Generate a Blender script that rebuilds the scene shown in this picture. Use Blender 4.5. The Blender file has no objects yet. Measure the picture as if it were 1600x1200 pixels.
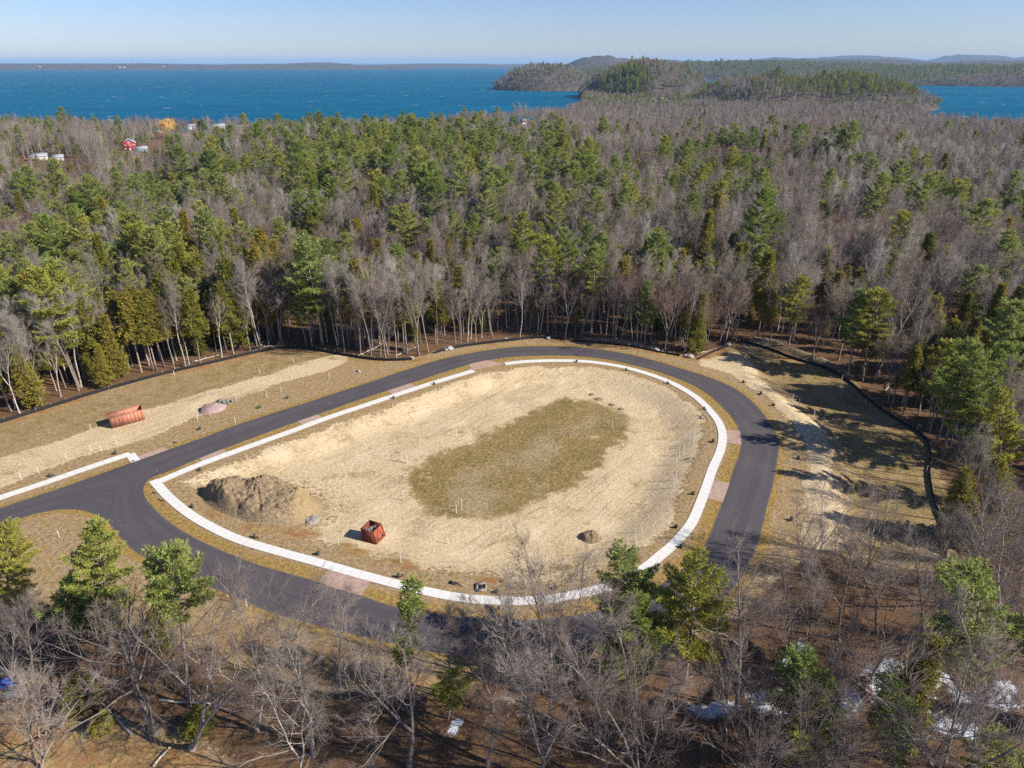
import bpy, bmesh, math, random
import numpy as np
from mathutils import Vector, Matrix, Euler

# ------------------------------------------------------------------ camera, light, exposure
SC = bpy.context.scene
COL = SC.collection
CAM_H = 65.0
F = 1070.0                      # focal length in pixels of the 1600x1200 photograph
PITCH = math.radians(25.17)
SP, CP = math.sin(PITCH), math.cos(PITCH)
cd = bpy.data.cameras.new("camera")
cd.sensor_width = 36.0
cd.lens = 36.0 * F / 1600.0
cd.clip_start = 0.5
cd.clip_end = 90000.0
cam = bpy.data.objects.new("camera", cd)
COL.objects.link(cam)
cam.location = (0, 0, CAM_H)
cam.rotation_euler = (math.pi / 2 - PITCH, 0, 0)
SC.camera = cam

SUN_EL = math.radians(35.0)
SUN_DIR = Vector((math.cos(math.radians(-17)) * math.cos(SUN_EL), math.sin(math.radians(-17)) * math.cos(SUN_EL), math.sin(SUN_EL)))
world = bpy.data.worlds.new("World")
SC.world = world
world.use_nodes = True
wn = world.node_tree
bg = wn.nodes["Background"]
sky = wn.nodes.new("ShaderNodeTexSky")
sky.sky_type = 'NISHITA'
sky.sun_disc = False
sky.sun_elevation = SUN_EL
sky.sun_rotation = math.atan2(SUN_DIR.x, SUN_DIR.y)
sky.altitude = 150.0
sky.air_density = 1.0
sky.dust_density = 0.2
sky.ozone_density = 6.0
tint = wn.nodes.new("ShaderNodeMix"); tint.data_type = 'RGBA'; tint.blend_type = 'MULTIPLY'; tint.inputs[0].default_value = 1.0
tint.inputs[7].default_value = (.95, .93, 1.10, 1)
wn.links.new(sky.outputs[0], tint.inputs[6]); wn.links.new(tint.outputs[2], bg.inputs[0])
bg.inputs[1].default_value = 0.074
sl = bpy.data.lights.new("sun", 'SUN')
sl.energy = 5.0
sl.angle = math.radians(0.5)
sl.color = (1.0, 0.935, 0.83)
sun = bpy.data.objects.new("sun", sl)
COL.objects.link(sun)
sun.location = (0, 0, 300)
sun.rotation_euler = SUN_DIR.to_track_quat('Z', 'Y').to_euler()
SC.view_settings.view_transform = 'Standard'
SC.view_settings.look = 'None'
SC.view_settings.exposure = 0.72
SC.view_settings.gamma = 1.0
SC.view_settings.use_curve_mapping = False
SC.cycles.max_bounces = 5
SC.cycles.diffuse_bounces = 3
SC.cycles.transparent_max_bounces = 4
SC.cycles.volume_bounces = 0
SC.cycles.use_denoising = False

# ------------------------------------------------------------------ pixels of the photograph -> metres
def ray(x, y):
    dx = (np.asarray(x, float) - 800.0) / F
    dy = (600.0 - np.asarray(y, float)) / F
    return dx, CP + SP * dy, dy * CP - SP          # X, Y, Z of the view ray

def G0(x, y, z=0.0):
    rx, ry, rz = ray(x, y)
    t = (z - CAM_H) / rz
    return np.stack([rx * t, ry * t], -1)

def project(X, Y, Z):
    dz = Z - CAM_H
    dep = Y * CP - dz * SP
    up = Y * SP + dz * CP
    return 800 + F * X / dep, 600 - F * up / dep

def catmull(P, n=8, closed=False):
    P = np.asarray(P, float)
    m = len(P)
    out = []
    for i in range(m if closed else m - 1):
        if closed:
            a, b, c, d = P[i - 1], P[i], P[(i + 1) % m], P[(i + 2) % m]
        else:
            a, b, c, d = P[max(i - 1, 0)], P[i], P[i + 1], P[min(i + 2, m - 1)]
        for k in range(n):
            t = k / n
            out.append(.5 * ((2 * b) + (c - a) * t + (2 * a - 5 * b + 4 * c - d) * t * t + (3 * b - a - 3 * c + d) * t ** 3))
    if not closed:
        out.append(P[-1])
    return np.array(out)

def resample(P, n):
    s = np.concatenate([[0], np.cumsum(np.linalg.norm(np.diff(P, axis=0), axis=1))])
    u = np.linspace(0, s[-1], n)
    return np.stack([np.interp(u, s, P[:, k]) for k in range(P.shape[1])], 1)

def inside(P, X, Y):
    X = np.asarray(X, float); Y = np.asarray(Y, float)
    r = np.zeros(X.shape, bool)
    x0, y0 = P[-1]
    for x1, y1 in P:
        c = ((y1 > Y) != (y0 > Y))
        if y0 != y1:
            r ^= c & (X < (x0 - x1) * (Y - y1) / (y0 - y1) + x1)
        x0, y0 = x1, y1
    return r

def dist_poly(P, X, Y, closed=True):
    X = np.asarray(X, float); Y = np.asarray(Y, float)
    best = np.full(X.shape, 1e18)
    n = len(P)
    for i in range(n if closed else n - 1):
        ax, ay = P[i]; bx, by = P[(i + 1) % n]
        ux, uy = bx - ax, by - ay
        L = ux * ux + uy * uy + 1e-12
        t = np.clip(((X - ax) * ux + (Y - ay) * uy) / L, 0, 1)
        best = np.minimum(best, (X - ax - t * ux) ** 2 + (Y - ay - t * uy) ** 2)
    return np.sqrt(best)

def sdist(P, X, Y):               # positive inside
    d = dist_poly(P, X, Y)
    return np.where(inside(P, X, Y), d, -d)

def sstep(a, b, x):
    t = np.clip((x - a) / (b - a), 0, 1)
    return t * t * (3 - 2 * t)

def vnoise(X, Y, s, seed=0):      # smooth value noise in 0..1
    x = np.asarray(X, float) / s + 1000.3 * (seed + 1); y = np.asarray(Y, float) / s + 517.7 * (seed + 1)
    xi = np.floor(x); yi = np.floor(y)
    fx = x - xi; fy = y - yi
    fx = fx * fx * (3 - 2 * fx); fy = fy * fy * (3 - 2 * fy)
    def hsh(a, b):
        v = np.sin(a * 127.1 + b * 311.7 + seed * 74.7) * 43758.5453
        return v - np.floor(v)
    return (hsh(xi, yi) * (1 - fx) + hsh(xi + 1, yi) * fx) * (1 - fy) + (hsh(xi, yi + 1) * (1 - fx) + hsh(xi + 1, yi + 1) * fx) * fy

def fbm(X, Y, s, seed=0, o=4):
    r = 0; a = .5; t = 0
    for k in range(o):
        r = r + a * vnoise(X, Y, s / 2 ** k, seed + k); t += a; a *= .55
    return r / t

# ------------------------------------------------------------------ outlines traced on the ground
IN_TOP = [(240, 745), (270, 734), (311, 717), (349, 702), (394, 685), (465, 659), (505, 645), (556, 627), (605, 611), (642, 599), (687, 584), (732, 570), (762, 563), (800, 558), (837, 556), (875, 555.6), (912, 557.5), (950, 562), (987, 570), (1025, 580), (1062, 593), (1087, 604), (1112, 621), (1135, 643), (1150, 662), (1157, 682)]
IN_BOT = [(1156, 705), (1148, 728), (1141, 750), (1131, 778), (1117, 815), (1105, 844), (1090, 868), (1067, 889), (1041, 907), (1011, 926), (950, 950), (912, 958), (875, 964), (837, 968), (781, 967), (725, 964), (669, 958), (631, 951), (594, 941), (564, 930), (525, 919), (487, 906), (412, 885), (356, 864), (300, 838), (262, 813), (240, 793), (228, 779), (224, 765), (229, 753)]
OUT_TOP = [(217, 719), (262, 703), (319, 683), (375, 662), (450, 638), (525, 614), (575, 598), (631, 579), (687, 562), (744, 550), (800, 542.5), (837, 541), (875, 541), (912, 543.6), (950, 548), (987, 554.5), (1025, 564), (1062, 575), (1112, 591), (1150, 608), (1176, 628), (1195, 649), (1210, 671), (1217, 690)]
OUT_BOT = [(1216, 712), (1212, 738), (1207, 762), (1200, 787), (1193, 817), (1184, 851), (1172, 879), (1161, 900), (1140, 925), (1110, 952), (1070, 975), (1020, 996), (969, 1010), (931, 1017), (894, 1022), (837, 1027), (781, 1028), (725, 1026), (687, 1021), (640, 1011), (594, 1001), (544, 990), (487, 975), (431, 960), (394, 945), (356, 928), (319, 915), (262, 889), (225, 870), (202, 855), (180, 831), (168, 814)]
def w(L): return G0(*np.array(L, float).T)
inner_loop = catmull(w(IN_TOP + IN_BOT), 5, True)
outer_open = catmull(w(OUT_TOP + OUT_BOT), 5)
outer_loop = np.concatenate([outer_open, w([(172, 795), (180, 770), (195, 742)])])
ENT_TOP = [(217, 719), (202, 724), (150, 743), (75, 769), (0, 794), (-120, 836), (-260, 890)]
ENT_BOT = [(168, 814), (150, 804.5), (131, 798), (112, 796), (97, 796), (56, 803), (22, 814), (0, 822), (-60, 846), (-140, 880), (-240, 930)]
ent_top = catmull(w(ENT_TOP), 6); ent_bot = catmull(w(ENT_BOT), 6)
road_poly = np.concatenate([outer_open, ent_bot, ent_top[::-1]])
SW_MAIN = [(250, 752), (307, 728), (375, 703), (450, 676), (512, 653), (575, 632), (650, 607), (690, 594.5), (740, 579.5)]
SW_LOOP = [(789, 569), (819, 565.5), (865, 563.8), (912, 565), (950, 569.5), (987, 577), (1030, 590.5), (1062, 605), (1090, 623), (1112, 645), (1125, 664), (1129, 684), (1125, 706), (1114, 731), (1105, 757), (1094, 787), (1080, 818), (1056, 847), (1032, 868), (1006, 889), (969, 911), (931, 922), (875, 934), (826, 939), (781, 939), (725, 935), (669, 925), (612, 911), (556, 896), (500, 880), (431, 861), (375, 844), (337, 827), (300, 806), (266, 779), (240, 751)]
SW_LEFT = [(-160, 834), (-80, 805), (0, 778), (75, 753), (150, 727), (203, 709.5)]
sw_main = catmull(w(SW_MAIN), 6); sw_loop = catmull(w(SW_LOOP), 6); sw_left = catmull(w(SW_LEFT), 6)
walk_loop = np.concatenate([sw_main, sw_loop])          # closed outline of the sidewalk ring
FENCE_L = w([(-160, 712), (-70, 685), (0, 662), (60, 643), (150, 615), (250, 587), (340, 566), (400, 552), (440, 545), (470, 545), (510, 551), (560, 560), (600, 564), (645, 563)])
FENCE_M = w([(680, 553), (700, 547), (740, 540), (800, 533), (840, 529), (878, 531)])
FENCE_R = w([(1092, 562), (1110, 553), (1130, 545), (1160, 535), (1200, 541), (1250, 555), (1300, 571), (1330, 590), (1360, 617), (1400, 645), (1440, 669), (1455, 690), (1455, 730), (1462, 770), (1475, 805), (1481, 860)])
clearing = np.concatenate([FENCE_L, FENCE_M, w([(930, 535), (985, 541), (1040, 552)]), FENCE_R,
                           w([(1440, 880), (1330, 868), (1255, 862), (1225, 880), (1190, 905), (1150, 950), (1085, 990), (1000, 1018), (900, 1040), (780, 1046), (680, 1042), (590, 1030), (500, 1010), (380, 985), (330, 985), (230, 960), (130, 935), (40, 905), (-200, 960)])])
lawn_oval = catmull(w([(634, 724), (640, 747), (660, 772), (690, 789), (730, 798), (770, 796), (800, 784), (850, 764), (900, 741), (940, 715), (965, 682), (987, 655), (985, 641), (960, 630), (930, 620), (900, 613), (875, 614), (850, 624), (800, 647), (740, 675), (700, 692), (660, 709)]), 4, True)
ridge_line = w([(1150, 545), (1180, 590), (1235, 632), (1275, 665), (1296, 705), (1296, 745), (1302, 780), (1310, 820), (1318, 862), (1330, 905)])
right_low = np.concatenate([ridge_line, w([(1481, 905), (1900, 900), (1900, 640), (1440, 600), (1330, 560), (1240, 540), (1165, 531)])])

# ------------------------------------------------------------------ terrain height
LAKE_Z = -16.0
SHORE = np.array([(-9, 1100), (-1.5, 990), (-.75, 925), (-.6, 905), (-.47, 912), (-.345, 912), (-.30, 835), (-.157, 850), (-.09, 930), (-.026, 1019), (.03, 1110), (.069, 1200), (.092, 1330), (.098, 1900), (.3, 2050), (.45, 1650), (.525, 1520), (.545, 1280), (.57, 960), (.62, 900), (.75, 880), (9, 900)])
HILLS = [  # cx, cy, rx, ry, height above the lake
    (112, 2520, 178, 250, 60), (200, 2470, 130, 90, 14), (335, 1890, 168, 240, 74), (520, 1500, 150, 180, 48), (650, 1480, 190, 170, 44),
    (2600, 3500, 1400, 1000, 46), (3600, 3000, 1300, 650, 34), (1500, 4600, 1300, 800, 66), (650, 5400, 700, 900, 56),
    (690, 6000, 330, 500, 128), (1150, 6200, 1000, 900, 100), (2600, 6400, 1600, 1000, 104), (4600, 6500, 1800, 1200, 96),
    (6370, 14000, 1700, 900, 195), (8500, 14000, 1100, 800, 205), (9600, 13800, 1000, 800, 175), (4970, 14200, 700, 800, 165), (4000, 11000, 4200, 1200, 80), (9000, 11500, 4500, 1500, 96),
    (-5600, 9600, 3600, 1300, 66), (-2900, 9800, 1800, 1100, 62), (-9000, 9800, 3000, 1300, 74), (-1200, 12500, 1700, 1000, 62), (600, 13500, 1500, 900, 52), (-3300, 12800, 900, 700, 80)]

def height(X, Y):
    X = np.asarray(X, float); Y = np.asarray(Y, float)
    u = X / np.maximum(Y, 1.0)
    ds = np.interp(u, SHORE[:, 0], SHORE[:, 1]) - Y
    base = -10.0 * sstep(430, 860, Y) - 3.0 * sstep(900, 1300, Y)
    base = base + (fbm(X, Y, 90, 3) - .5) * 3.2 * sstep(190, 330, Y)
    h = np.clip(LAKE_Z + ds * .13, -24, None)
    h = np.minimum(base, h)
    rough = fbm(X, Y, 260, 11, 4) - .5
    for cx, cy, rx, ry, A in HILLS:
        r2 = ((X - cx) / rx) ** 2 + ((Y - cy) / ry) ** 2
        k = np.clip(1 - r2, 0, None) ** .75
        hh = LAKE_Z - 3 + (A + 3) * k * (1 + .42 * rough * (k < .97))
        h = np.where(r2 < 1, np.maximum(h, hh), h)
    near = Y < 320
    if np.any(near):
        xs, ys = X[near], Y[near]
        d = sdist(walk_loop, xs, ys)
        b = -1.7 * sstep(2.5, 10.5, d)
        b = b + (fbm(xs, ys, 5, 21, 3) - .5) * .35 * sstep(2.5, 9, d)
        dr = sdist(right_low, xs, ys)
        b = b - 1.5 * sstep(-1.5, 6.0, dr) + .2 * np.exp(-((dr + 1.8) / 1.6) ** 2)
        dc = sdist(clearing, xs, ys)
        b = b + (fbm(xs, ys, 16, 5, 3) - .5) * 1.2 * sstep(2, -8, dc)
        b = np.where(dist_poly(road_poly, xs, ys) < .1, b, b)
        hn = h[near] + b
        h = h.copy(); h[near] = hn
    return h

def h1(x, y): return float(height(np.array([x]), np.array([y]))[0])

def G(x, y):                     # ground point seen at a pixel of the photograph
    z = 0.0
    for _ in range(8):
        p = G0(x, y, z)
        z = .5 * z + .5 * h1(*p)
    p = G0(x, y, z)
    return Vector((p[0], p[1], h1(*p)))

# ------------------------------------------------------------------ materials
def mat(name):
    m = bpy.data.materials.new(name); m.use_nodes = True
    nt = m.node_tree
    b = nt.nodes["Principled BSDF"]
    b.inputs["Roughness"].default_value = .9
    b.inputs["Specular IOR Level"].default_value = .15
    return m, nt, b
def N(nt, t, **k):
    n = nt.nodes.new(t)
    for a, v in k.items(): setattr(n, a, v)
    return n
def noise(nt, vec, scale, detail=4, rough=.6, dist=0):
    n = N(nt, "ShaderNodeTexNoise")
    n.inputs["Scale"].default_value = scale; n.inputs["Detail"].default_value = detail
    n.inputs["Roughness"].default_value = rough; n.inputs["Distortion"].default_value = dist
    nt.links.new(vec, n.inputs["Vector"])
    return n.outputs[0]
def ramp(nt, fac, stops, interp='LINEAR'):
    r = N(nt, "ShaderNodeValToRGB"); cr = r.color_ramp; cr.interpolation = interp
    while len(cr.elements) < len(stops): cr.elements.new(.5)
    for e, (p, c) in zip(cr.elements, stops):
        e.position = p; e.color = (*c, 1) if len(c) == 3 else c
    nt.links.new(fac, r.inputs[0])
    return r.outputs[0]
def mixc(nt, fac, a, b, mode='MIX'):
    m = N(nt, "ShaderNodeMix", data_type='RGBA', blend_type=mode)
    for s, v in ((0, fac), (6, a), (7, b)):
        if isinstance(v, (int, float)): m.inputs[s].default_value = v
        elif isinstance(v, tuple): m.inputs[s].default_value = (*v, 1)
        else: nt.links.new(v, m.inputs[s])
    return m.outputs[2]
def math_(nt, op, a, b=None, c=None):
    m = N(nt, "ShaderNodeMath", operation=op)
    for i, v in enumerate((a, b, c)):
        if v is None: continue
        if isinstance(v, (int, float)): m.inputs[i].default_value = v
        else: nt.links.new(v, m.inputs[i])
    return m.outputs[0]
def maprange(nt, v, a, b, c=0, d=1):
    m = N(nt, "ShaderNodeMapRange"); m.interpolation_type = 'SMOOTHSTEP'
    nt.links.new(v, m.inputs[0])
    for i, x in enumerate((a, b, c, d)): m.inputs[i + 1].default_value = x
    return m.outputs[0]
def bump(nt, h, b, strength=.5, dist=.1):
    n = N(nt, "ShaderNodeBump"); n.inputs["Strength"].default_value = strength; n.inputs["Distance"].default_value = dist
    nt.links.new(h, n.inputs["Height"]); nt.links.new(n.outputs[0], b.inputs["Normal"])
def objco(nt): return N(nt, "ShaderNodeTexCoord").outputs["Object"]

def plain(name, c1, c2, scale=3.0, rough=.8, spec=.2, metal=0, bs=0):
    m, nt, b = mat(name)
    co = objco(nt)
    n = noise(nt, co, scale, 5, .65)
    nt.links.new(ramp(nt, n, [(.3, c1), (.7, c2)]), b.inputs["Base Color"])
    b.inputs["Roughness"].default_value = rough; b.inputs["Specular IOR Level"].default_value = spec
    b.inputs["Metallic"].default_value = metal
    if bs: bump(nt, n, b, bs, .05)
    return m

def ground_material():
    m, nt, b = mat("ground")
    geo = N(nt, "ShaderNodeNewGeometry").outputs["Position"]
    za = N(nt, "ShaderNodeAttribute", attribute_name="zone_a"); zb = N(nt, "ShaderNodeAttribute", attribute_name="zone_b")
    sa = N(nt, "ShaderNodeSeparateColor"); sb = N(nt, "ShaderNodeSeparateColor")
    nt.links.new(za.outputs["Color"], sa.inputs[0]); nt.links.new(zb.outputs["Color"], sb.inputs[0])
    n_f0 = noise(nt, geo, 1.7, 7, .82); n_f = maprange(nt, n_f0, .26, .74); n_m = noise(nt, geo, .45, 6, .7); n_l = noise(nt, geo, .07, 5, .6)
    n_x = noise(nt, geo, 7.0, 3, .8)
    # streaks of grading
    vr = N(nt, "ShaderNodeVectorRotate", rotation_type='Z_AXIS'); vr.inputs["Angle"].default_value = math.radians(-40); nt.links.new(geo, vr.inputs["Vector"])
    mp = N(nt, "ShaderNodeMapping"); mp.inputs["Scale"].default_value = (.13, 1.2, 1)
    nt.links.new(vr.outputs[0], mp.inputs["Vector"])
    n_s = noise(nt, mp.outputs[0], 1.0, 5, .65, .4)
    def edge(w, spread=.55):
        k = math_(nt, 'ADD', w, math_(nt, 'MULTIPLY', math_(nt, 'SUBTRACT', math_(nt, 'ADD', math_(nt, 'MULTIPLY', n_m, .6), math_(nt, 'MULTIPLY', n_f, .4)), .5), spread * 2))
        return maprange(nt, k, .38, .62)
    # dry verge turf: straw, brown and a little gold
    verge = ramp(nt, n_f, [(.1, (.16, .105, .055)), (.4, (.28, .195, .105)), (.65, (.37, .265, .15)), (.95, (.46, .35, .215))])
    gold = ramp(nt, n_f, [(.1, (.13, .08, .022)), (.5, (.30, .19, .055)), (.9, (.43, .30, .11))])
    verge = mixc(nt, maprange(nt, n_m, .42, .62), verge, mixc(nt, .5, verge, gold))
    verge = mixc(nt, edge(sb.outputs[0]), verge, gold)
    sand = ramp(nt, n_f, [(.05, (.33, .235, .125)), (.3, (.50, .38, .22)), (.6, (.575, .45, .275)), (.95, (.65, .53, .345))])
    sand = mixc(nt, math_(nt, 'MULTIPLY', maprange(nt, n_s, .50, .68, 0, .75), maprange(nt, noise(nt, geo, .08, 4, .6), .45, .62)), sand, ramp(nt, n_f, [(.3, (.22, .155, .07)), (.7, (.42, .32, .17))]))
    mp2 = N(nt, "ShaderNodeMapping"); vr2 = N(nt, "ShaderNodeVectorRotate", rotation_type='Z_AXIS'); vr2.inputs["Angle"].default_value = math.radians(-52); nt.links.new(geo, vr2.inputs["Vector"]); mp2.inputs["Scale"].default_value = (.05, 2.2, 1)
    nt.links.new(vr2.outputs[0], mp2.inputs["Vector"])
    rut = math_(nt, 'MULTIPLY', maprange(nt, noise(nt, mp2.outputs[0], 1.0, 3, .55, .6), .52, .60), maprange(nt, noise(nt, geo, .055, 3, .5), .47, .6))
    sand = mixc(nt, math_(nt, 'MULTIPLY', maprange(nt, noise(nt, geo, .11, 6, .72), .54, .66), maprange(nt, n_f, .75, .25, .25, .7)), sand, (.27, .19, .095))
    sand = mixc(nt, math_(nt, 'MULTIPLY', rut, .5), sand, (.33, .235, .12))
    sand = mixc(nt, maprange(nt, noise(nt, geo, .16, 4, .6), .50, .70, 0, .5), sand, (.70, .57, .38))
    sand = mixc(nt, maprange(nt, n_l, .52, .68, 0, .55), sand, ramp(nt, n_f, [(.3, (.27, .18, .09)), (.7, (.47, .35, .19))]))
    sand = mixc(nt, math_(nt, 'MULTIPLY', maprange(nt, noise(nt, geo, .22, 5, .75), .60, .68), maprange(nt, n_x, .45, .6)), sand, (.27, .125, .055))
    lawn = ramp(nt, n_f, [(.1, (.09, .058, .02)), (.4, (.205, .142, .052)), (.65, (.29, .208, .085)), (.95, (.40, .30, .14))])
    lawn = mixc(nt, maprange(nt, n_m, .4, .65, 0, .7), lawn, ramp(nt, n_f, [(.2, (.115, .085, .025)), (.8, (.25, .19, .07))]))
    lawn = mixc(nt, maprange(nt, n_l, .5, .66, 0, .7), lawn, ramp(nt, n_f, [(.2, (.26, .19, .10)), (.8, (.43, .335, .21))]))
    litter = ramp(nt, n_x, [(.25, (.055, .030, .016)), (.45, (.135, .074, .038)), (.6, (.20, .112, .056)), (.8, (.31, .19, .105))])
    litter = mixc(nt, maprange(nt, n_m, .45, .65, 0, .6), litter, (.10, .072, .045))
    rust = ramp(nt, n_x, [(.3, (.17, .062, .018)), (.55, (.34, .16, .055)), (.8, (.46, .27, .12))])
    rust = mixc(nt, maprange(nt, n_m, .4, .6), rust, ramp(nt, n_f, [(.3, (.20, .14, .055)), (.7, (.42, .30, .14))]))
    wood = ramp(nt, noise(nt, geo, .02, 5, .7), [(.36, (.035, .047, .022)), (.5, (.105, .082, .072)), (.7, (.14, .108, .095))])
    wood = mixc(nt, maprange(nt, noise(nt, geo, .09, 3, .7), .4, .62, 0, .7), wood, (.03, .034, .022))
    snow = ramp(nt, n_f, [(.1, (.40, .42, .46)), (.4, (.62, .66, .72)), (.8, (.78, .81, .86))])
    c = verge
    c = mixc(nt, edge(sa.outputs[0], .75), c, sand)
    c = mixc(nt, edge(math_(nt, 'SUBTRACT', sa.outputs[1], maprange(nt, noise(nt, geo, .25, 5, .7), .52, .68, 0, .42)), 1.0), c, lawn)
    c = mixc(nt, edge(sb.outputs[1], .6), c, rust)
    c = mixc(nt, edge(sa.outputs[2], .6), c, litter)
    c = mixc(nt, edge(sb.outputs[2], .9), c, snow)
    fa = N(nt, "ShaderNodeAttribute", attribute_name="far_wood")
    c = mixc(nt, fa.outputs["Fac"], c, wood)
    # small dark clods and pebbles
    vo = N(nt, "ShaderNodeTexVoronoi"); vo.inputs["Scale"].default_value = 1.1; nt.links.new(geo, vo.inputs["Vector"])
    clod = math_(nt, 'MULTIPLY', math_(nt, 'LESS_THAN', vo.outputs["Distance"], .17), maprange(nt, n_l, .44, .6))
    c = mixc(nt, math_(nt, 'MULTIPLY', clod, .65), c, (.12, .085, .05))
    nt.links.new(c, b.inputs["Base Color"])
    bump(nt, math_(nt, 'ADD', n_f, math_(nt, 'MULTIPLY', n_s, 1.2)), b, .55, .22)
    return m

def asphalt_material():
    m, nt, b = mat("asphalt")
    geo = N(nt, "ShaderNodeNewGeometry").outputs["Position"]
    uv = N(nt, "ShaderNodeUVMap").outputs[0]
    mp = N(nt, "ShaderNodeMapping"); mp.inputs["Scale"].default_value = (5.0, .03, 1); nt.links.new(uv, mp.inputs["Vector"])
    st = noise(nt, mp.outputs[0], 1.0, 4, .6)
    fi = noise(nt, geo, 6.0, 4, .8); lo = noise(nt, geo, .12, 4, .6)
    c = ramp(nt, fi, [(.25, (.046, .041, .045)), (.5, (.072, .064, .069)), (.8, (.112, .10, .106))])
    c = mixc(nt, maprange(nt, st, .42, .62, 0, .6), c, (.088, .080, .086))
    c = mixc(nt, maprange(nt, lo, .45, .7, 0, .45), c, (.10, .090, .092))
    vo = N(nt, "ShaderNodeTexVoronoi"); vo.inputs["Scale"].default_value = .35; nt.links.new(geo, vo.inputs["Vector"])
    c = mixc(nt, math_(nt, 'LESS_THAN', vo.outputs["Distance"], .045), c, (.30, .25, .2))
    # dusty edges where soil washes on
    sx = N(nt, "ShaderNodeSeparateXYZ"); nt.links.new(uv, sx.inputs[0])
    e = math_(nt, 'ABSOLUTE', math_(nt, 'SUBTRACT', sx.outputs[0], .5))
    e = math_(nt, 'ADD', e, math_(nt, 'MULTIPLY', math_(nt, 'SUBTRACT', noise(nt, geo, .8, 4, .7), .5), .10))
    jx = G0(188, 768); vd = N(nt, "ShaderNodeVectorMath", operation='DISTANCE'); vd.inputs[1].default_value = (float(jx[0]), float(jx[1]), 0); nt.links.new(geo, vd.inputs[0])
    away = maprange(nt, vd.outputs["Value"], 7.5, 10.5)
    c = mixc(nt, math_(nt, 'MULTIPLY', away, maprange(nt, e, .465, .51, 0, .75)), c, (.21, .165, .11))
    seam = math_(nt, 'LESS_THAN', math_(nt, 'ABSOLUTE', math_(nt, 'SUBTRACT', sx.outputs[0], .5)), .006)
    c = mixc(nt, math_(nt, 'MULTIPLY', math_(nt, 'MULTIPLY', seam, away), .55), c, (.03, .028, .03))
    trk = math_(nt, 'MULTIPLY', maprange(nt, math_(nt, 'ABSOLUTE', math_(nt, 'SUBTRACT', math_(nt, 'ABSOLUTE', math_(nt, 'SUBTRACT', sx.outputs[0], .5)), .23)), .10, .02), maprange(nt, noise(nt, geo, .06, 3, .6), .4, .65))
    c = mixc(nt, math_(nt, 'MULTIPLY', math_(nt, 'MULTIPLY', trk, away), .35), c, (.115, .098, .092))
    nt.links.new(c, b.inputs["Base Color"])
    b.inputs["Roughness"].default_value = .8
    bump(nt, fi, b, .3, .02)
    return m

def concrete_material():
    m, nt, b = mat("concrete")
    geo = N(nt, "ShaderNodeNewGeometry").outputs["Position"]
    uv = N(nt, "ShaderNodeUVMap").outputs[0]
    sx = N(nt, "ShaderNodeSeparateXYZ"); nt.links.new(uv, sx.inputs[0])
    fr = math_(nt, 'FRACT', math_(nt, 'DIVIDE', sx.outputs[1], 1.52))
    joint = math_(nt, 'LESS_THAN', fr, .035)
    fi = noise(nt, geo, 3.0, 5, .7)
    c = ramp(nt, fi, [(.25, (.52, .505, .47)), (.6, (.66, .645, .61)), (.85, (.73, .72, .69))])
    slab = N(nt, "ShaderNodeTexWhiteNoise", noise_dimensions='1D'); nt.links.new(math_(nt, 'FLOOR', math_(nt, 'DIVIDE', sx.outputs[1], 7.6)), slab.inputs["W"])
    c = mixc(nt, math_(nt, 'MULTIPLY', slab.outputs[0], .22), c, (.58, .55, .50))
    c = mixc(nt, maprange(nt, noise(nt, geo, .7, 5, .7), .58, .72, 0, .5), c, (.46, .38, .27))
    c = mixc(nt, math_(nt, 'MULTIPLY', joint, .7), c, (.28, .26, .23))
    nt.links.new(c, b.inputs["Base Color"])
    return m

def paver_material():
    m, nt, b = mat("pavers")
    geo = N(nt, "ShaderNodeNewGeometry").outputs["Position"]
    br = N(nt, "ShaderNodeTexBrick"); br.inputs["Scale"].default_value = 1.0
    br.inputs["Brick Width"].default_value = .42; br.inputs["Row Height"].default_value = .21; br.inputs["Mortar Size"].default_value = .02
    br.inputs["Color1"].default_value = (.33, .20, .165, 1); br.inputs["Color2"].default_value = (.46, .31, .25, 1); br.inputs["Mortar"].default_value = (.24, .19, .15, 1)
    nt.links.new(geo, br.inputs["Vector"])
    c = mixc(nt, maprange(nt, noise(nt, geo, 1.2, 5, .7), .4, .7, 0, .55), br.outputs[0], (.44, .34, .25))
    nt.links.new(c, b.inputs["Base Color"])
    return m

def water_material():
    m, nt, b = mat("water")
    geo = N(nt, "ShaderNodeNewGeometry").outputs["Position"]
    mp = N(nt, "ShaderNodeMapping"); mp.inputs["Rotation"].default_value = (0, 0, math.radians(12)); mp.inputs["Scale"].default_value = (.35, 1, 1)
    nt.links.new(geo, mp.inputs["Vector"])
    n1 = noise(nt, mp.outputs[0], .12, 6, .7); n2 = noise(nt, mp.outputs[0], .004, 5, .65); n3 = noise(nt, mp.outputs[0], .035, 6, .75)
    c = ramp(nt, n2, [(.3, (.000, .085, .165)), (.6, (.000, .115, .215)), (.8, (.002, .15, .255))])
    c = mixc(nt, maprange(nt, n3, .38, .62, 0, .75), c, mixc(nt, .5, c, (.0, .035, .075)))
    vo = N(nt, "ShaderNodeTexVoronoi"); vo.inputs["Scale"].default_value = .035; nt.links.new(mp.outputs[0], vo.inputs["Vector"])
    cap = math_(nt, 'MULTIPLY', math_(nt, 'LESS_THAN', vo.outputs["Distance"], .11), math_(nt, 'GREATER_THAN', noise(nt, mp.outputs[0], .02, 3, .7), .55))
    c = mixc(nt, math_(nt, 'MULTIPLY', cap, .75), c, (.55, .62, .66))
    nt.links.new(c, b.inputs["Base Color"])
    b.inputs["Roughness"].default_value = .5; b.inputs["Specular IOR Level"].default_value = .05; b.inputs["IOR"].default_value = 1.15
    bump(nt, math_(nt, 'ADD', n1, n3), b, 1.0, 2.2)
    return m

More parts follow.
